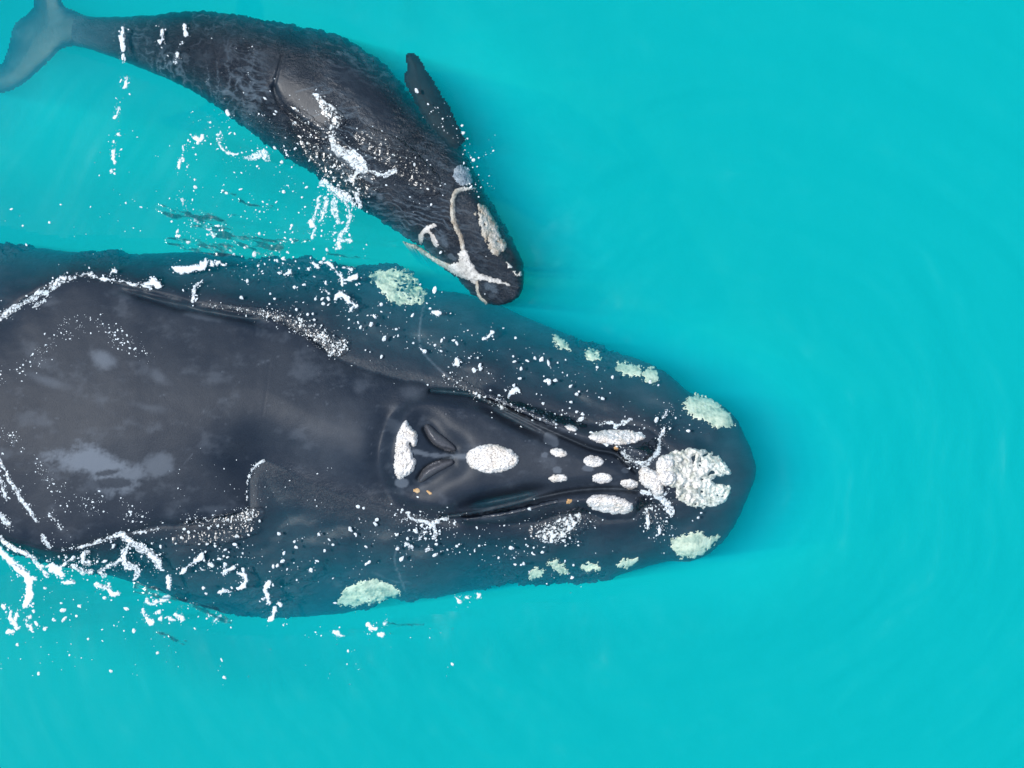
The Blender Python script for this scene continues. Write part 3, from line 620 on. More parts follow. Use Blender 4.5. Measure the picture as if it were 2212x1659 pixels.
blade('fluke', [(70, -150), (110, -130), (118, -60), (126, -15), (133, 8), (142, 18), (170, 30), (215, 60), (195, 92), (160, 98), (140, 100), (122, 110), (102, 130), (75, 153), (42, 178), (0, 194), (-60, 190), (-90, 170), (-40, 150), (0, 132), (15, 95), (28, 50), (58, 28), (72, 5), (60, -60)], lambda X, Y: -0.62 - 0.30 * np.clip(-4.35 - X, -1, 3), 0.05, M_CALF, calf, 203, zref=-.7, sc=.16)
for pts in ([(690, 62), (715, 66), (738, 77), (720, 84), (690, 84)], [(762, 92), (766, 99), (778, 106), (790, 118), (770, 118)]):
    pass

# ------------------------------------------------------------------ foam
def foam_patch(name, strokes, seed, lace=0.0, th=0.0025, rag=.026, step=0.005, fr=17):
    Q = []; 
    for s in strokes:
        a = np.array(s, float)
        if len(a) == 1: a = np.concatenate([a, a + [[.5, .5, 0]]])
        P = smooth_poly(a, 3, closed=False); x, y = at(P[:, 0], P[:, 1]); Q.append((list(zip(x, y)), np.maximum(P[:, 2] * .88, .8) * SC))
    allp = [p for q, r in Q for p in q]; mr = max(float(r.max()) for q, r in Q)
    def field(X, Y):
        wx = X + .022 * fbm(X * 13, Y * 13, seed + 40, 3, .6); wy = Y + .022 * fbm(X * 13, Y * 13, seed + 44, 3, .6)
        d = np.full(X.shape, -1e9)
        for q, r in Q:
            for i in range(len(q) - 1): d = np.maximum(d, -seg_dist(wx, wy, q[i], q[i + 1], r[i], r[i + 1]))
        d = d + rag * (fbm(X * fr, Y * fr, seed, 4, .6) + .8 * fbm(X * 6, Y * 6, seed + 60, 2))
        if lace: d = np.minimum(d, (np.abs(fbm(X * fr * .8, Y * fr * .8, seed + 7, 4, .65)) - lace) * .05)
        return d
    def h(X, Y, Fd): return 0.002 + th * np.sqrt(np.clip(Fd / .02, 0, 1)) * (1 + .3 * fbm(X * 25, Y * 25, seed + 3, 2))
    return field_mesh(name, field, h, floor_z, box_of(allp, mr + .05), M_FOAM, None, step=step, sink=0.004)
G_F = 'foam streaks floating on the water'
FO = [
 ('wavy white foam band along the upper water line of the big whale', .06, [[(0, 691, 7), (18, 673, 8), (39, 661, 6), (66, 649, 8), (84, 637, 6), (105, 628, 7), (120, 613, 8), (135, 604, 7), (156, 601, 6), (171, 596, 4), (192, 592, 5), (210, 599, 4)], [(72, 664, 2), (96, 649, 3), (105, 637, 3)]]),
 ('thin white foam thread on the crest beside the upper edge of the grey back', 0, [[(214, 601, 2), (258, 607, 2.5), (300, 616, 3), (322, 619, 2)]]),
 ('ragged white foam blot at the end of the foam thread above the grey back', 0, [[(314, 614, 3), (330, 612, 8), (347, 618, 5)], [(328, 600, 5), (332, 612, 6)], [(240, 588, 3), (250, 584, 3)]]),
 ('largest solid white foam patch, leaf shaped with a hooked tail, on the dark upper flank', 0, [[(372, 579, 3), (388, 581, 8), (405, 582, 11), (420, 579, 7), (432, 581, 4)], [(432, 581, 3), (436, 570, 2)], [(434, 582, 3), (443, 573, 3), (445, 563, 2)]]),
 ('small hooked foam fleck right of the leaf shaped foam patch', 0, [[(450, 562, 4), (457, 565, 3), (458, 574, 3)], [(472, 566, 4), (468, 571, 3)]]),
 ('broken foam thread slanting across the dark streaks between calf and big whale', .03, [[(394, 431, 3), (402, 453, 3)], [(412, 463, 3), (428, 479, 2)], [(438, 487, 4), (452, 499, 3), (464, 509, 4)]]),
 ('long curved white foam streak left of the pale eye patch on the upper flank', 0, [[(701, 568, 3), (712, 569, 4), (722, 580, 4), (732, 592, 4), (738, 603, 5), (738, 615, 4)]]),
 ('forked foam streak below the long curved one on the upper flank', 0, [[(725, 645, 3), (736, 635, 4), (745, 641, 4), (754, 650, 5), (764, 656, 5), (770, 661, 3)], [(764, 658, 4), (757, 670, 3)]]),
 ('short slanting foam bar left of the long curved foam streak', 0, [[(673, 567, 2.5), (688, 578, 3.5)]]),
 ('short foam bar above the forked foam streak', 0, [[(695, 622, 3), (710, 633, 3)]]),
 ('two lobed foam fleck right of the long curved foam streak', 0, [[(746, 605, 3), (770, 597, 5)], [(742, 577, 2.5), (760, 583, 2.5)]]),
 ('oval foam fleck alone on the dark upper flank above the sparkling edge', 0, [[(614, 595, 3), (628, 586, 5)]]),
 ('lacy white splash running off the lower side of the calf into the turquoise water', .06, [[(700, 395, 8), (722, 412, 12), (745, 425, 12), (765, 440, 7)], [(690, 425, 5), (684, 452, 4), (678, 478, 4)], [(706, 428, 5), (702, 458, 4), (690, 478, 3)], [(722, 430, 6), (724, 455, 4), (732, 480, 3)], [(748, 440, 5), (757, 465, 4), (746, 500, 4)], [(775, 445, 5), (770, 420, 5)]]),
 ('bright foam knot at the left end of the calf splash', 0, [[(672, 480, 5), (674, 487, 6)], [(678, 500, 4), (675, 511, 4)]]),
 ('ragged foam clot under the calf splash above the pale eye patch', .04, [[(740, 503, 5), (734, 515, 7), (731, 533, 7)], [(742, 520, 4), (755, 519, 4)]]),
 ('brilliant sun glare and wash on the middle of the calf, laid as white foam', 0.02, [[(718, 302, 8), (724, 318, 12), (742, 332, 10), (760, 340, 17), (772, 352, 19), (788, 366, 10)], [(775, 352, 8), (768, 376, 5), (758, 388, 4)]]),  # blown-out sun glare modelled as white foam, together with real wash
 ('narrow glare line, laid as white foam, from the bright glare towards the calf head', .02, [[(800, 372, 3), (815, 377, 3), (831, 379, 4), (846, 375, 4), (857, 370, 4)]]),  # strand of the same sun glare, shaped in white foam
 ('sun glint patch, laid as thin tapering foam, on the smooth back of the calf', .10, [[(676, 200, 3), (690, 212, 7), (702, 228, 10), (716, 245, 13), (728, 258, 13), (720, 276, 9)], [(718, 280, 6), (716, 300, 7)]]),  # sun glint on wet skin, given the shape of lacy foam
 ('curved foam hook in the turquoise water left of the calf flank', 0, [[(477, 289, 4), (471, 300, 4), (474, 312, 2.5), (486, 324, 3), (495, 332, 4), (516, 334, 3)]]),
 ('wispy foam curl beside the calf flank right of the foam hook', .05, [[(531, 340, 4), (545, 341, 6), (556, 333, 4), (570, 330, 8), (576, 342, 7)]]),
 ('branching foam fleck left of the foam hook', 0, [[(421, 297, 4), (430, 300, 4), (441, 293, 4)], [(430, 300, 3), (428, 310, 3)]]),
 ('tall bright sun glint laid as a white foam streak across the tail stock of the calf', 0, [[(265, 59, 3), (262, 75, 4.5), (263, 92, 4), (265, 110, 2.5)], [(266, 119, 2), (265, 134, 2.5)]]),  # sun glint put in as a white foam shape
 ('short bright streak in the middle of the calf tail stock', 0, [[(351, 63, 3), (350, 78, 4), (347, 92, 4)], [(341, 88, 3), (342, 92, 2)]]),
 ('row of bright beads on the calf nearest its wrinkled flank', 0, [[(399, 55, 3.5), (399, 62, 3)], [(400, 68, 2.5), (400, 75, 2.5)], [(393, 93, 2.8)], [(382, 116, 3.5), (381, 124, 3)], [(380, 134, 2)]]),
 ('upper foam dash in the vertical row under the calf tail', 0, [[(276, 169, 3), (272, 188, 3.2)]]),
 ('second foam dash in the vertical row under the calf tail', 0, [[(258, 232, 2.5), (254, 245, 3.5), (250, 254, 2)], [(259, 220, 3.3)]]),
 ('lowest beaded foam dash in the vertical row under the calf tail', 0, [[(246, 305, 2.5), (245, 316, 3.2)], [(247, 328, 3), (246, 338, 3), (248, 350, 3.5)], [(242, 369, 4), (246, 372, 3.5)], [(257, 290, 2.8)]]),
 ('short beaded foam dash halfway between tail row and foam hook', 0, [[(396, 314, 2), (397, 323, 3)], [(395, 341, 3.5), (389, 352, 4), (389, 362, 2)]]),
 ('white foam clod on the lower edge of the calf behind its belly', 0, [[(490, 241, 5), (493, 245, 5)]]),
 ('thick foam arm reaching down into the turquoise water at the lower left', 0, [[(0, 1186, 5), (15, 1204, 7), (32, 1221, 8), (52, 1236, 9), (63, 1255, 8), (64, 1275, 8), (61, 1298, 8), (56, 1310, 5)], [(64, 1252, 5), (76, 1250, 4)]]),
 ('foam band hugging the lower water line at the left edge of the frame', .02, [[(0, 1162, 5), (20, 1178, 5), (45, 1192, 6), (67, 1203, 5), (80, 1217, 4), (88, 1226, 4)], [(95, 1234, 4), (102, 1243, 5)]]),
 ('lacy foam edge along the lower water line of the grey back', .05, [[(135, 1187, 2.5), (160, 1184, 3), (187, 1179, 4), (210, 1171, 4), (233, 1163, 5), (252, 1156, 5), (267, 1153, 6)], [(345, 1141, 3), (320, 1148, 3), (290, 1152, 3)]]),
 ('big branching foam splash below the lower edge of the grey back', .035, [[(264, 1156, 6), (280, 1168, 8), (300, 1180, 9), (318, 1192, 10), (334, 1206, 8), (342, 1222, 6), (346, 1230, 4)], [(281, 1172, 6), (268, 1190, 7), (266, 1206, 8), (275, 1222, 9), (292, 1226, 7), (296, 1240, 5), (290, 1252, 4)], [(262, 1208, 5), (246, 1218, 4), (230, 1226, 5), (217, 1234, 5), (225, 1244, 6)]]),
 ('lacy foam loop left of the big branching splash', .04, [[(186, 1194, 7), (178, 1206, 8), (180, 1216, 8), (196, 1214, 5)], [(157, 1222, 4), (172, 1230, 5), (182, 1238, 5), (200, 1232, 3)]]),
 ('wide white foam slab with a forked end near the lower left corner of the back', 0, [[(106, 1222, 6), (116, 1226, 10), (126, 1238, 9), (138, 1243, 5)], [(130, 1228, 4), (142, 1216, 3), (150, 1210, 4)]]),
 ('foam bar rising to the right with a fat upper end on the lower flank', 0, [[(393, 1236, 4), (404, 1226, 4), (418, 1217, 4), (430, 1206, 6), (437, 1200, 7)]]),
 ('round foam fleck beside the foam bar on the lower flank', 0, [[(451, 1219, 6), (457, 1222, 6)], [(431, 1228, 2.5), (440, 1232, 3)]]),
 ('Y shaped foam fleck on the lower flank', 0, [[(481, 1243, 3), (488, 1232, 3.5), (503, 1226, 3)], [(488, 1232, 3), (486, 1222, 2)]]),
 ('C shaped foam arc on the lower flank', 0, [[(516, 1240, 3), (528, 1242, 4), (533, 1252, 5), (528, 1264, 4.5), (512, 1271, 4)], [(494, 1280, 3), (504, 1275, 2)], [(477, 1280, 3), (491, 1273, 3.5)]]),
 ('exclamation shaped foam streak right of the foam arc', 0, [[(581, 1257, 7), (575, 1266, 5)], [(571, 1272, 4), (575, 1285, 4), (581, 1300, 5)]]),
 ('lumpy foam streak at the lower edge of the big whale', 0, [[(594, 1313, 3.5), (592, 1325, 3), (586, 1335, 6)], [(604, 1304, 6)]]),
 ('crooked foam fleck with a bright knot below the branching splash', 0, [[(207, 1260, 5), (220, 1266, 5), (234, 1272, 6), (244, 1284, 4), (256, 1281, 3)], [(236, 1272, 4), (236, 1262, 5)]]),
 ('boat shaped foam bar left of the crooked foam fleck', 0, [[(136, 1258, 3), (148, 1258, 4.5), (161, 1258, 3)]]),
 ('hook shaped foam streak in the turquoise water below the branching splash', 0, [[(363, 1250, 6), (364, 1262, 5), (366, 1274, 3)], [(316, 1296, 6), (326, 1302, 4), (338, 1303, 5), (352, 1294, 5), (364, 1288, 3)]]),
 ('wrench shaped foam streak in the turquoise water', 0, [[(309, 1317, 5), (312, 1330, 4)], [(318, 1336, 4), (328, 1344, 6)]]),
 ('crescent foam streak in the turquoise water at the lower left edge', 0, [[(24, 1318, 3), (22, 1330, 6), (30, 1342, 5), (40, 1356, 5)], [(34, 1336, 5), (40, 1323, 3)]]),
 ('pair of round foam blobs below the foam crescent', 0, [[(65, 1351, 7), (68, 1356, 6)], [(21, 1362, 7), (25, 1364, 6)], [(80, 1346, 5)], [(57, 1340, 4)], [(64, 1333, 4)], [(9, 1310, 4)]]),
 ('bent foam fleck right of the wrench shaped streak', 0, [[(381, 1327, 3), (390, 1330, 5), (396, 1339, 5)], [(366, 1337, 3), (378, 1338, 3)], [(345, 1320, 6)], [(348, 1336, 4)]]),
 ('slim slanting foam dash above the turquoise water at the flank edge', 0, [[(461, 1345, 2), (475, 1332, 3)], [(450, 1327, 4), (452, 1333, 3)]]),
 ('pale foam trails crossing the dark back at the left edge', .02, [[(2, 980, 3), (14, 1006, 3), (27, 1036, 4), (43, 1063, 5), (56, 1086, 6), (72, 1110, 5), (86, 1126, 3)], [(2, 1016, 3), (10, 1043, 4), (17, 1080, 3)], [(3, 1110, 5), (20, 1130, 6), (28, 1145, 3)], [(93, 1156, 4), (107, 1183, 3)], [(111, 1113, 3), (123, 1123, 3)], [(130, 1130, 3), (136, 1140, 2)]]),
 ('curved bright ridge of water on the dark back beside the smooth grey area', .03, [[(568, 997, 0), (556, 1003, 0), (547, 1013, 1), (540, 1024, 1), (536, 1040, 0), (534, 1060, 0), (533, 1080, 0)]]),
 ('short white curl on the water above the upper edge of the grey back', .03, [[(417, 652, 2), (418, 635, 3), (422, 618, 3.5), (436, 607, 2.5)]]),
 ('white foam fold over the lower lip corner below the blowholes', .02, [[(878, 1110, 3), (890, 1120, 5), (905, 1125, 5), (922, 1128, 5), (936, 1138, 5), (941, 1152, 5), (938, 1160, 3)], [(943, 1122, 2.5), (965, 1121, 3)], [(926, 1131, 3), (948, 1126, 2)]]),
 ('torn foam shred under the white foam fold', .02, [[(874, 1170, 3), (880, 1178, 4), (890, 1182, 5)], [(893, 1168, 2), (904, 1162, 2), (914, 1154, 3)], [(918, 1150, 4)], [(922, 1190, 4), (928, 1188, 3)]]),
 ('wet foam veil around the back of the bonnet callosity', .05, [[(1344, 981, 7), (1360, 993, 7), (1381, 1003, 8), (1400, 996, 9), (1414, 982, 6)]]),
 ('white foam finger pointing up from the bonnet callosity', .01, [[(1418, 980, 5), (1423, 960, 4), (1430, 938, 5), (1434, 926, 4)], [(1434, 900, 2), (1440, 888, 3)]]),
 ('pale foam smear above the upper lip callosity', .02, [[(1330, 921, 3), (1345, 913, 4), (1362, 907, 4)], [(1297, 917, 4), (1306, 911, 3), (1318, 914, 3)]]),
 ('bluish white foam pouring off the lower side of the bonnet callosity', .03, [[(1383, 1062, 3), (1400, 1066, 5), (1420, 1070, 7), (1436, 1082, 8), (1446, 1098, 8), (1451, 1112, 5)], [(1440, 1060, 3), (1432, 1072, 4)]]),
 ('silvery sun sparkle laid as froth on the dark lower flank beside the lower lip', .11, [[(1168, 1152, 10), (1190, 1146, 17), (1215, 1138, 18), (1245, 1122, 14)], [(1180, 1165, 8), (1215, 1160, 10)]]),  # silver sun sparkle drawn as a lacy white froth patch
 ('small foam triangle below the bonnet foam', 0, [[(1432, 1131, 2.5), (1426, 1144, 5), (1424, 1150, 4)], [(1395, 1100, 2.5), (1398, 1120, 2.5), (1400, 1138, 2.5)]]),
 ('plump foam fleck in the middle of the dark upper flank of the head', 0, [[(986, 777, 5), (990, 783, 7), (983, 788, 4)]]),
 ('curled foam fleck above the plump foam fleck', 0, [[(1046, 730, 3), (1056, 727, 4), (1062, 717, 4)]]),
 ('blunt foam fleck near the upper lip left of its callosity', 0, [[(1100, 852, 3), (1109, 846, 7), (1116, 841, 5)]]),
 ('lens shaped foam fleck right of the pale upper eye patch', 0, [[(934, 676, 2), (943, 677, 4), (951, 677, 2)]]),
 ('foam flecks in a short row right of the lower pale eye patch', 0, [[(985, 1293, 3), (993, 1298, 6)], [(1010, 1290, 5)], [(1034, 1288, 5), (1037, 1284, 3)]]),
 ('long foam bean in the turquoise water below the lower eye patch', 0, [[(721, 1364, 4), (730, 1368, 5), (738, 1372, 4)]]),
 ('chunky foam fleck right of the long foam bean', 0, [[(795, 1350, 4), (802, 1356, 6), (810, 1357, 4)], [(822, 1371, 6)], [(832, 1345, 5)]]),
]
def touching(a, b): return min(math.hypot(p[0] - q[0], p[1] - q[1]) - p[2] - q[2] for p in a for q in b) < 4
for i, (lab, lace, strokes) in enumerate(FO):
    main, rest = [strokes[0]], list(strokes[1:]); grew = True
    while grew:
        grew = False
        for st_ in list(rest):
            if any(touching(st_, q) for q in main): main.append(st_); rest.remove(st_); grew = True
    for k, st_ in enumerate(rest):
        o = foam_patch('foam_flecks', [st_], 900 + 11 * i + k, lace)
        if o is not None: tag(o, 'stray foam flecks beside the larger foam streaks', kind='stuff', group='stray foam flecks')
    strokes = main
    o = foam_patch('foam', strokes, 300 + 7 * i, lace)
    if o is None: continue
    if any(w in lab for w in ('beads on', 'pair of', 'in a short row', 'broken foam')): tag(o, lab, None, None, 'stuff')
    else: tag(o, lab, 'foam', G_F)

# flecks: small domes
def flecks(label, items, squash=0.35):
    Vt, Ft = [], []; n = 0; K = 7
    for (vx, vy, r, st_, an) in items:
        cx, cy = at(vx, vy); rr = r * SC; zb = float(floor_z(np.array([cx]), np.array([cy]))[0])
        c, s = math.cos(an), math.sin(an)
        ring = []
        for lvl, (q, hh) in enumerate(((1.0, -0.2), (0.75, 0.35))):
            for k in range(K):
                a = 2 * math.pi * k / K + lvl * .4; w = q * (1 + .30 * random.uniform(-1, 1))
                u, v = rr * st_ * w * math.cos(a), rr * w * math.sin(a)
                ring.append((cx + u * c - v * s, cy + u * s + v * c, zb + hh * rr * squash))
        ring.append((cx, cy, zb + rr * squash * .62)); Vt += ring
        for k in range(K):
            a, b = k, (k + 1) % K
            Ft.append((n + a, n + b, n + K + b)); Ft.append((n + a, n + K + b, n + K + a)); Ft.append((n + K + a, n + K + b, n + 2 * K))
        n += 2 * K + 1
    o = link_mesh('foam_flecks', Vt, Ft, M_DROP); tag(o, label, 'foam flecks', kind='stuff'); return o
SAT = []
for lab, lace, strokes in FO:
    for st_ in strokes:
        P = np.array(st_, float); L = 1 + sum(math.hypot(*(P[i + 1, :2] - P[i, :2])) for i in range(len(P) - 1))
        for _ in range(int(6 + L * .45)):
            t = random.random() * (len(P) - 1); i = min(int(t), max(len(P) - 2, 0)); f = t - i if len(P) > 1 else 0
            c = P[i] * (1 - f) + P[min(i + 1, len(P) - 1)] * f; a = random.uniform(0, 6.283); q = c[2] * random.uniform(.8, 1.3) + random.expovariate(1 / 4.5)
            SAT.append((c[0] + q * math.cos(a), c[1] + q * math.sin(a), .4 + 1.9 * random.random() ** 5, 1 + random.random() ** 2 * 1.2, random.uniform(0, 3.14)))
def sizes(n, lo, hi): return lo * .75 + (hi - lo * .75) * rng.random(n) ** 5.0
def along(pts, n, spread, lo, hi):
    P = smooth_poly(np.array(pts, float), 6, closed=False); L = np.concatenate([[0], np.cumsum(np.hypot(*np.diff(P, axis=0).T))])
    t = rng.random(n) * L[-1]; x = np.interp(t, L, P[:, 0]) + rng.normal(0, spread, n); y = np.interp(t, L, P[:, 1]) + rng.normal(0, spread, n)
    # clump
    keep = fbm(x / 45.0, y / 45.0, int(n) + 3, 2) + rng.uniform(-.25, .45, n) > 0
    x, y = x[keep], y[keep]; m = len(x)
    return list(zip(x, y, sizes(m, lo, hi), 1 + rng.random(m) ** 2 * .9, rng.uniform(0, math.pi, m)))
def rect(x0, x1, y0, y1, n, lo, hi):
    x = rng.uniform(x0, x1, n); y = rng.uniform(y0, y1, n)
    keep = fbm(x / 60.0, y / 60.0, int(n) + 5, 2) + rng.uniform(-.3, .35, n) > 0; x, y = x[keep], y[keep]; m = len(x)
    return list(zip(x, y, sizes(m, lo, hi), 1 + rng.random(m) ** 2, rng.uniform(0, math.pi, m)))
flecks('tiny water beads scattered over the upper grey back of the big whale', along([(0, 830), (60, 795), (110, 745), (170, 705), (230, 712), (290, 745), (330, 775)], 420, 12, .6, 2.3) + along([(130, 700), (230, 690)], 60, 9, .5, 1.3))
flecks('water beads scattered over the lower grey back of the big whale', along([(0, 925), (60, 960), (90, 1010), (120, 1050)], 190, 8, .6, 2.2) + along([(110, 1040), (160, 1080), (230, 1095), (300, 1110), (330, 1140)], 330, 15, .6, 2.4) + rect(370, 520, 960, 1120, 50, .6, 2.6) + rect(540, 720, 1010, 1100, 60, .6, 1.8))
flecks('foam flecks in the turquoise water between calf and big whale', rect(380, 640, 240, 540, 460, .7, 3.6) + rect(200, 420, 280, 480, 40, .7, 2.6) + rect(0, 320, 430, 580, 40, .7, 2.8) + along([(690, 420), (700, 470), (740, 520)], 170, 20, .7, 2.8))
flecks('foam flecks around the flipper and the head of the calf', rect(1000, 1075, 290, 430, 50, .6, 2.8) + along([(900, 220), (960, 262), (1010, 330), (1030, 390)], 80, 12, .8, 3.8) + along([(900, 400), (940, 470), (1010, 600)], 50, 22, .8, 3))
flecks('white drops and sun glitter shaped as drops over the wrinkled flank of the calf', along([(620, 240), (680, 300), (740, 370), (800, 400)], 420, 26, .6, 2.6) + along([(780, 300), (860, 340), (930, 380)], 170, 22, .6, 2.0) + rect(420, 640, 60, 300, 60, .6, 1.7))  # many of these white domes stand for sun glitter on the wet flank
flecks('foam flecks over the submerged upper flank of the big whale', along([(480, 600), (640, 620), (800, 680), (950, 740), (1100, 800), (1300, 880), (1400, 930)], 760, 48, .8, 4.6) + along([(960, 810), (1010, 840), (1060, 862), (1150, 890), (1250, 910)], 260, 9, .7, 2.6) + along([(480, 548), (560, 580), (660, 545)], 70, 18, .7, 3))
flecks('foam flecks over the submerged lower flank of the big whale', along([(350, 1160), (500, 1190), (650, 1210), (850, 1150), (1000, 1160), (1150, 1190), (1270, 1170)], 620, 34, .8, 4.2) + along([(860, 1110), (900, 1140), (980, 1140)], 150, 16, .7, 2.8) + along([(400, 1120), (470, 1125), (540, 1120)], 190, 9, .6, 2.2))
flecks('foam flecks in the turquoise water along the bottom left', rect(0, 480, 1250, 1460, 210, .8, 5.0) + rect(480, 980, 1320, 1480, 90, .7, 3.4) + along([(100, 1200), (220, 1200), (340, 1210)], 260, 20, .8, 3.4))
flecks('fine spray and bubbles fringing the larger foam streaks', SAT)
flecks('silvery sun glitter shaped as white droplets along the upper edge of the grey back', along([(440, 657), (520, 668), (580, 678)], 170, 4, .6, 1.6) + along([(580, 680), (640, 700), (690, 728), (735, 752)], 650, 11, .6, 2.2) + along([(715, 765), (745, 740)], 160, 7, .6, 2.2) + along([(500, 1125), (545, 1108)], 260, 8, .6, 2.2) + along([(1060, 862), (1130, 885), (1210, 915)], 170, 6, .6, 2.4))  # white domes imitate the band of sun glitter
flecks('splash drops around the bonnet callosity and sun sparkle drops by the lower lip', along([(1385, 1080), (1420, 1110), (1430, 1160)], 210, 20, .6, 2.6) + along([(1330, 960), (1400, 990), (1440, 880)], 190, 14, .6, 2.6) + along([(1450, 870), (1520, 920)], 30, 16, .6, 2) + along([(1165, 1150), (1220, 1140), (1270, 1120)], 260, 17, .6, 2.6) + [(1508, 1118, 2.5, 1.6, 1), (1515, 1108, 2, 1.3, .4), (1496, 1125, 1.6, 1, 0)])  # bonnet drops are splash; those by the lower lip imitate sun sparkle

# ------------------------------------------------------------------ choppy films of water that glitter
def ripple(label, strokes, seed, amp=0.0045, fr=26, step=0.006, lift=0.012):
    Q = []
    for s in strokes:
        P = smooth_poly(np.array(s, float), 3, closed=False); x, y = at(P[:, 0], P[:, 1]); Q.append((list(zip(x, y)), P[:, 2] * SC))
    allp = [p for q, r in Q for p in q]; mr = max(float(r.max()) for q, r in Q)
    def field(X, Y):
        d = np.full(X.shape, -1e9)
        for q, r in Q:
            for i in range(len(q) - 1): d = np.maximum(d, -seg_dist(X, Y, q[i], q[i + 1], r[i], r[i + 1]))
        return d + .04 * fbm(X * 9, Y * 9, seed, 4, .7) - .005
    def h(X, Y, Fd):
        k = np.clip(Fd / .04, 0.15, 1)
        return lift + amp * k * (1 + fbm(X * fr, Y * fr, seed + 1, 3, .6) * 1.6)
    o = field_mesh('water_ripples', field, h, floor_z, box_of(allp, mr + .06), M_RIPPLE, None, step=step, sink=0.0)
    tag(o, label, 'ripples', kind='stuff')
ripple('glittering ripples where water runs off the upper edge of the grey back', [[(440, 657, 5), (520, 668, 8), (580, 678, 12), (640, 698, 16), (690, 728, 20), (728, 752, 22), (742, 738, 12)]], 501)
ripple('glittering ripples in the corner of the lower edge of the grey back', [[(390, 1132, 6), (450, 1126, 8), (500, 1118, 13), (540, 1115, 18), (556, 1108, 12)], [(380, 1165, 12), (470, 1160, 18), (540, 1140, 16)]], 511)
ripple('glittering ripples beside the lower lip', [[(1160, 1150, 22), (1205, 1140, 28), (1250, 1122, 26)], [(1000, 1118, 6), (1100, 1104, 6), (1200, 1082, 5)]], 521)
ripple('glittering ripples along the upper lip', [[(960, 808, 7), (1010, 838, 9), (1060, 862, 12), (1130, 885, 14), (1200, 908, 14), (1260, 915, 10)]], 531)
ripple('glittering ripples round the base of the bonnet callosity', [[(1390, 1090, 20), (1420, 1120, 18)], [(1330, 968, 10), (1370, 985, 16), (1410, 960, 14)]], 541)
ripple('choppy glittering water over the calf flank', [[(630, 240, 12), (680, 300, 36), (740, 360, 42), (790, 400, 30)], [(790, 300, 26), (860, 340, 34), (930, 400, 26)], [(690, 215, 8), (725, 260, 22)]], 551, amp=.0055, fr=22, step=.008)

M_REFRACT = film_material('refraction_tint', 0.15, (0.30, 0.52, 0.58))  # dark tint paints the whale's refracted image into the ripples
nt = M_REFRACT.node_tree; trn = [n for n in nt.nodes if n.type == 'BSDF_TRANSPARENT'][0]
a_ = nd(nt, 'ShaderNodeAttribute', attribute_name='thick'); cl_ = nd(nt, 'ShaderNodeClamp')
nt.links.new(math_node(nt, 'MULTIPLY', a_.outputs['Fac'], 75.0), cl_.inputs[0])
nt.links.new(mixc(nt, cl_.outputs[0], (1, 1, 1), (0.22, 0.46, 0.52)), trn.inputs[0])
def wisps(label, strokes, seed):
    Q = []
    for s in strokes:
        P = smooth_poly(np.array(s, float), 3, closed=False); x, y = at(P[:, 0], P[:, 1]); Q.append((list(zip(x, y)), P[:, 2] * SC))
    allp = [p for q, r in Q for p in q]; mr = max(float(r.max()) for q, r in Q)
    def field(X, Y):
        d = np.full(X.shape, -1e9); rx = X + .04 * fbm(X * 5, Y * 5, seed, 3)
        ry = Y + .04 * fbm(X * 5, Y * 5, seed + 2, 3)
        for q, r in Q:
            for i in range(len(q) - 1): d = np.maximum(d, -seg_dist(rx, ry, q[i], q[i + 1], r[i], r[i + 1]))
        return np.minimum(d + .02 * fbm(X * 8, Y * 20, seed + 4, 4, .7), .07 * (fbm(X * 4 - Y * 2, Y * 17 + X * 5, seed + 6, 4, .65) + .10))
    o = field_mesh('refraction_ripples', field, lambda X, Y, Fd: 0.002 + .004 * fbm(X * 12, Y * 12, seed, 2), lambda X, Y: sheet_z(X, Y) + .004, box_of(allp, mr + .06), M_REFRACT, None, step=.006, sink=0.0)
    tag(o, label, 'ripples', kind='stuff')
wisps('ripples tinted dark for the refracted whale on the turquoise water above the big whale flank', [[(345, 452, 8), (400, 470, 14), (450, 478, 20), (490, 500, 14)], [(370, 520, 10), (440, 535, 14), (500, 540, 12)], [(470, 508, 6), (530, 520, 12), (580, 540, 14), (612, 536, 7)], [(540, 515, 5), (600, 522, 4), (640, 518, 3)]], 701)
wisps('thin ripples tinted dark for refraction between calf and big whale', [[(520, 435, 4), (550, 445, 4), (590, 445, 3)], [(505, 462, 4), (525, 468, 4)], [(480, 415, 3), (510, 425, 3)], [(655, 502, 2), (675, 504, 2)], [(642, 516, 2), (668, 520, 2)], [(710, 545, 3), (750, 552, 3), (790, 560, 3)]], 711)
wisps('ripples tinted dark for the refracted whale on the turquoise water below the big whale flank', [[(390, 1310, 6), (440, 1312, 11), (480, 1330, 9), (500, 1342, 5)], [(300, 1270, 12), (350, 1282, 12), (400, 1292, 7)], [(340, 1365, 4), (400, 1385, 5)], [(840, 1345, 3), (880, 1350, 3), (915, 1345, 3)]], 721)
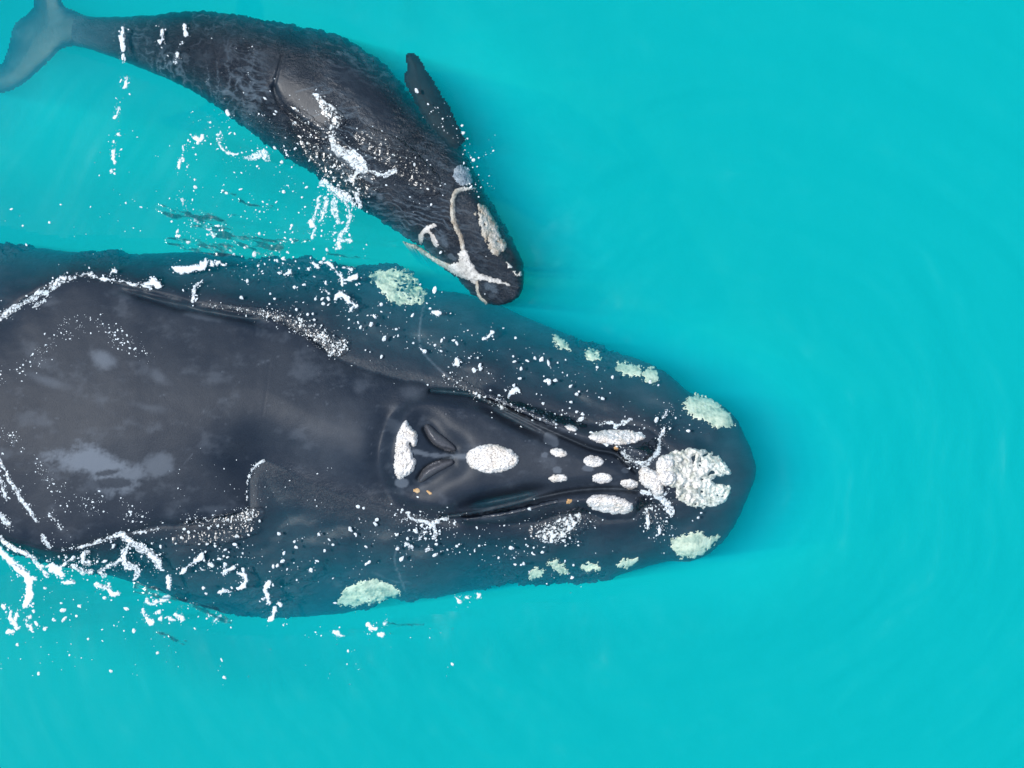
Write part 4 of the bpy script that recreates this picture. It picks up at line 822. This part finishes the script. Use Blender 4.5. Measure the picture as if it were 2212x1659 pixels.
# ------------------------------------------------------------------ water surface of the open sea, up to the animals
wx0, wx1, wy0, wy1 = -7.5, 7.5, -6.0, 6.0; ws = 0.03
nx, ny = int((wx1 - wx0) / ws), int((wy1 - wy0) / ws)
X, Y = np.meshgrid(np.linspace(wx0, wx1, nx), np.linspace(wy0, wy1, ny), indexing='ij')
near = ras(X, Y) > -8
for Pn in BLADES: near |= poly_sd(X, Y, Pn) > -0.02
near[(X < GX0 + .1) | (X > -GX0 - .1) | (Y < GY0 + .1) | (Y > -GY0 - .1)] = False
for _ in range(2): near = near | np.roll(near, 1, 0) | np.roll(near, -1, 0) | np.roll(near, 1, 1) | np.roll(near, -1, 1)
Zw = sheet_z(X, Y) - 0.03
ok = ~near; cell = ok[:-1, :-1] & ok[1:, :-1] & ok[:-1, 1:] & ok[1:, 1:]
idx = np.arange(nx * ny).reshape(nx, ny)
q = np.stack([idx[:-1, :-1], idx[1:, :-1], idx[1:, 1:], idx[:-1, 1:]], -1)[cell]
used, inv = np.unique(q, return_inverse=True); q = inv.reshape(-1, 4)
Vt = np.stack([X.ravel()[used], Y.ravel()[used], Zw.ravel()[used] + 0.03], -1)
dn = ras(X, Y) > -8
dist = np.where(near, 0.0, 9.0)
for _ in range(40):
    for s_, ax_ in ((1, 0), (-1, 0), (1, 1), (-1, 1)): dist = np.minimum(dist, np.roll(dist, s_, ax_) + ws)
MILK = (0.42 * sstep(0.0, 0.8, np.minimum(dist, 2.0))).ravel()[used]
n0 = len(Vt); zz = 0.03
out_v = [(-R, -R, zz), (R, -R, zz), (R, wy0, zz), (-R, wy0, zz), (-R, wy1, zz), (R, wy1, zz), (R, R, zz), (-R, R, zz), (wx0, wy0, zz), (wx0, wy1, zz), (wx1, wy0, zz), (wx1, wy1, zz)]
out_f = [(0, 1, 2, 3), (4, 5, 6, 7), (3, 8, 9, 4), (10, 2, 5, 11)]
Vt = np.concatenate([Vt, np.array(out_v)]); q = np.concatenate([q, np.array(out_f) + n0])
wo_ = link_mesh('water', Vt, q, M_WATER, None, {'milk': np.concatenate([MILK, np.full(len(out_v), .42)])}); tag(wo_, 'calm turquoise water surface', kind='structure')
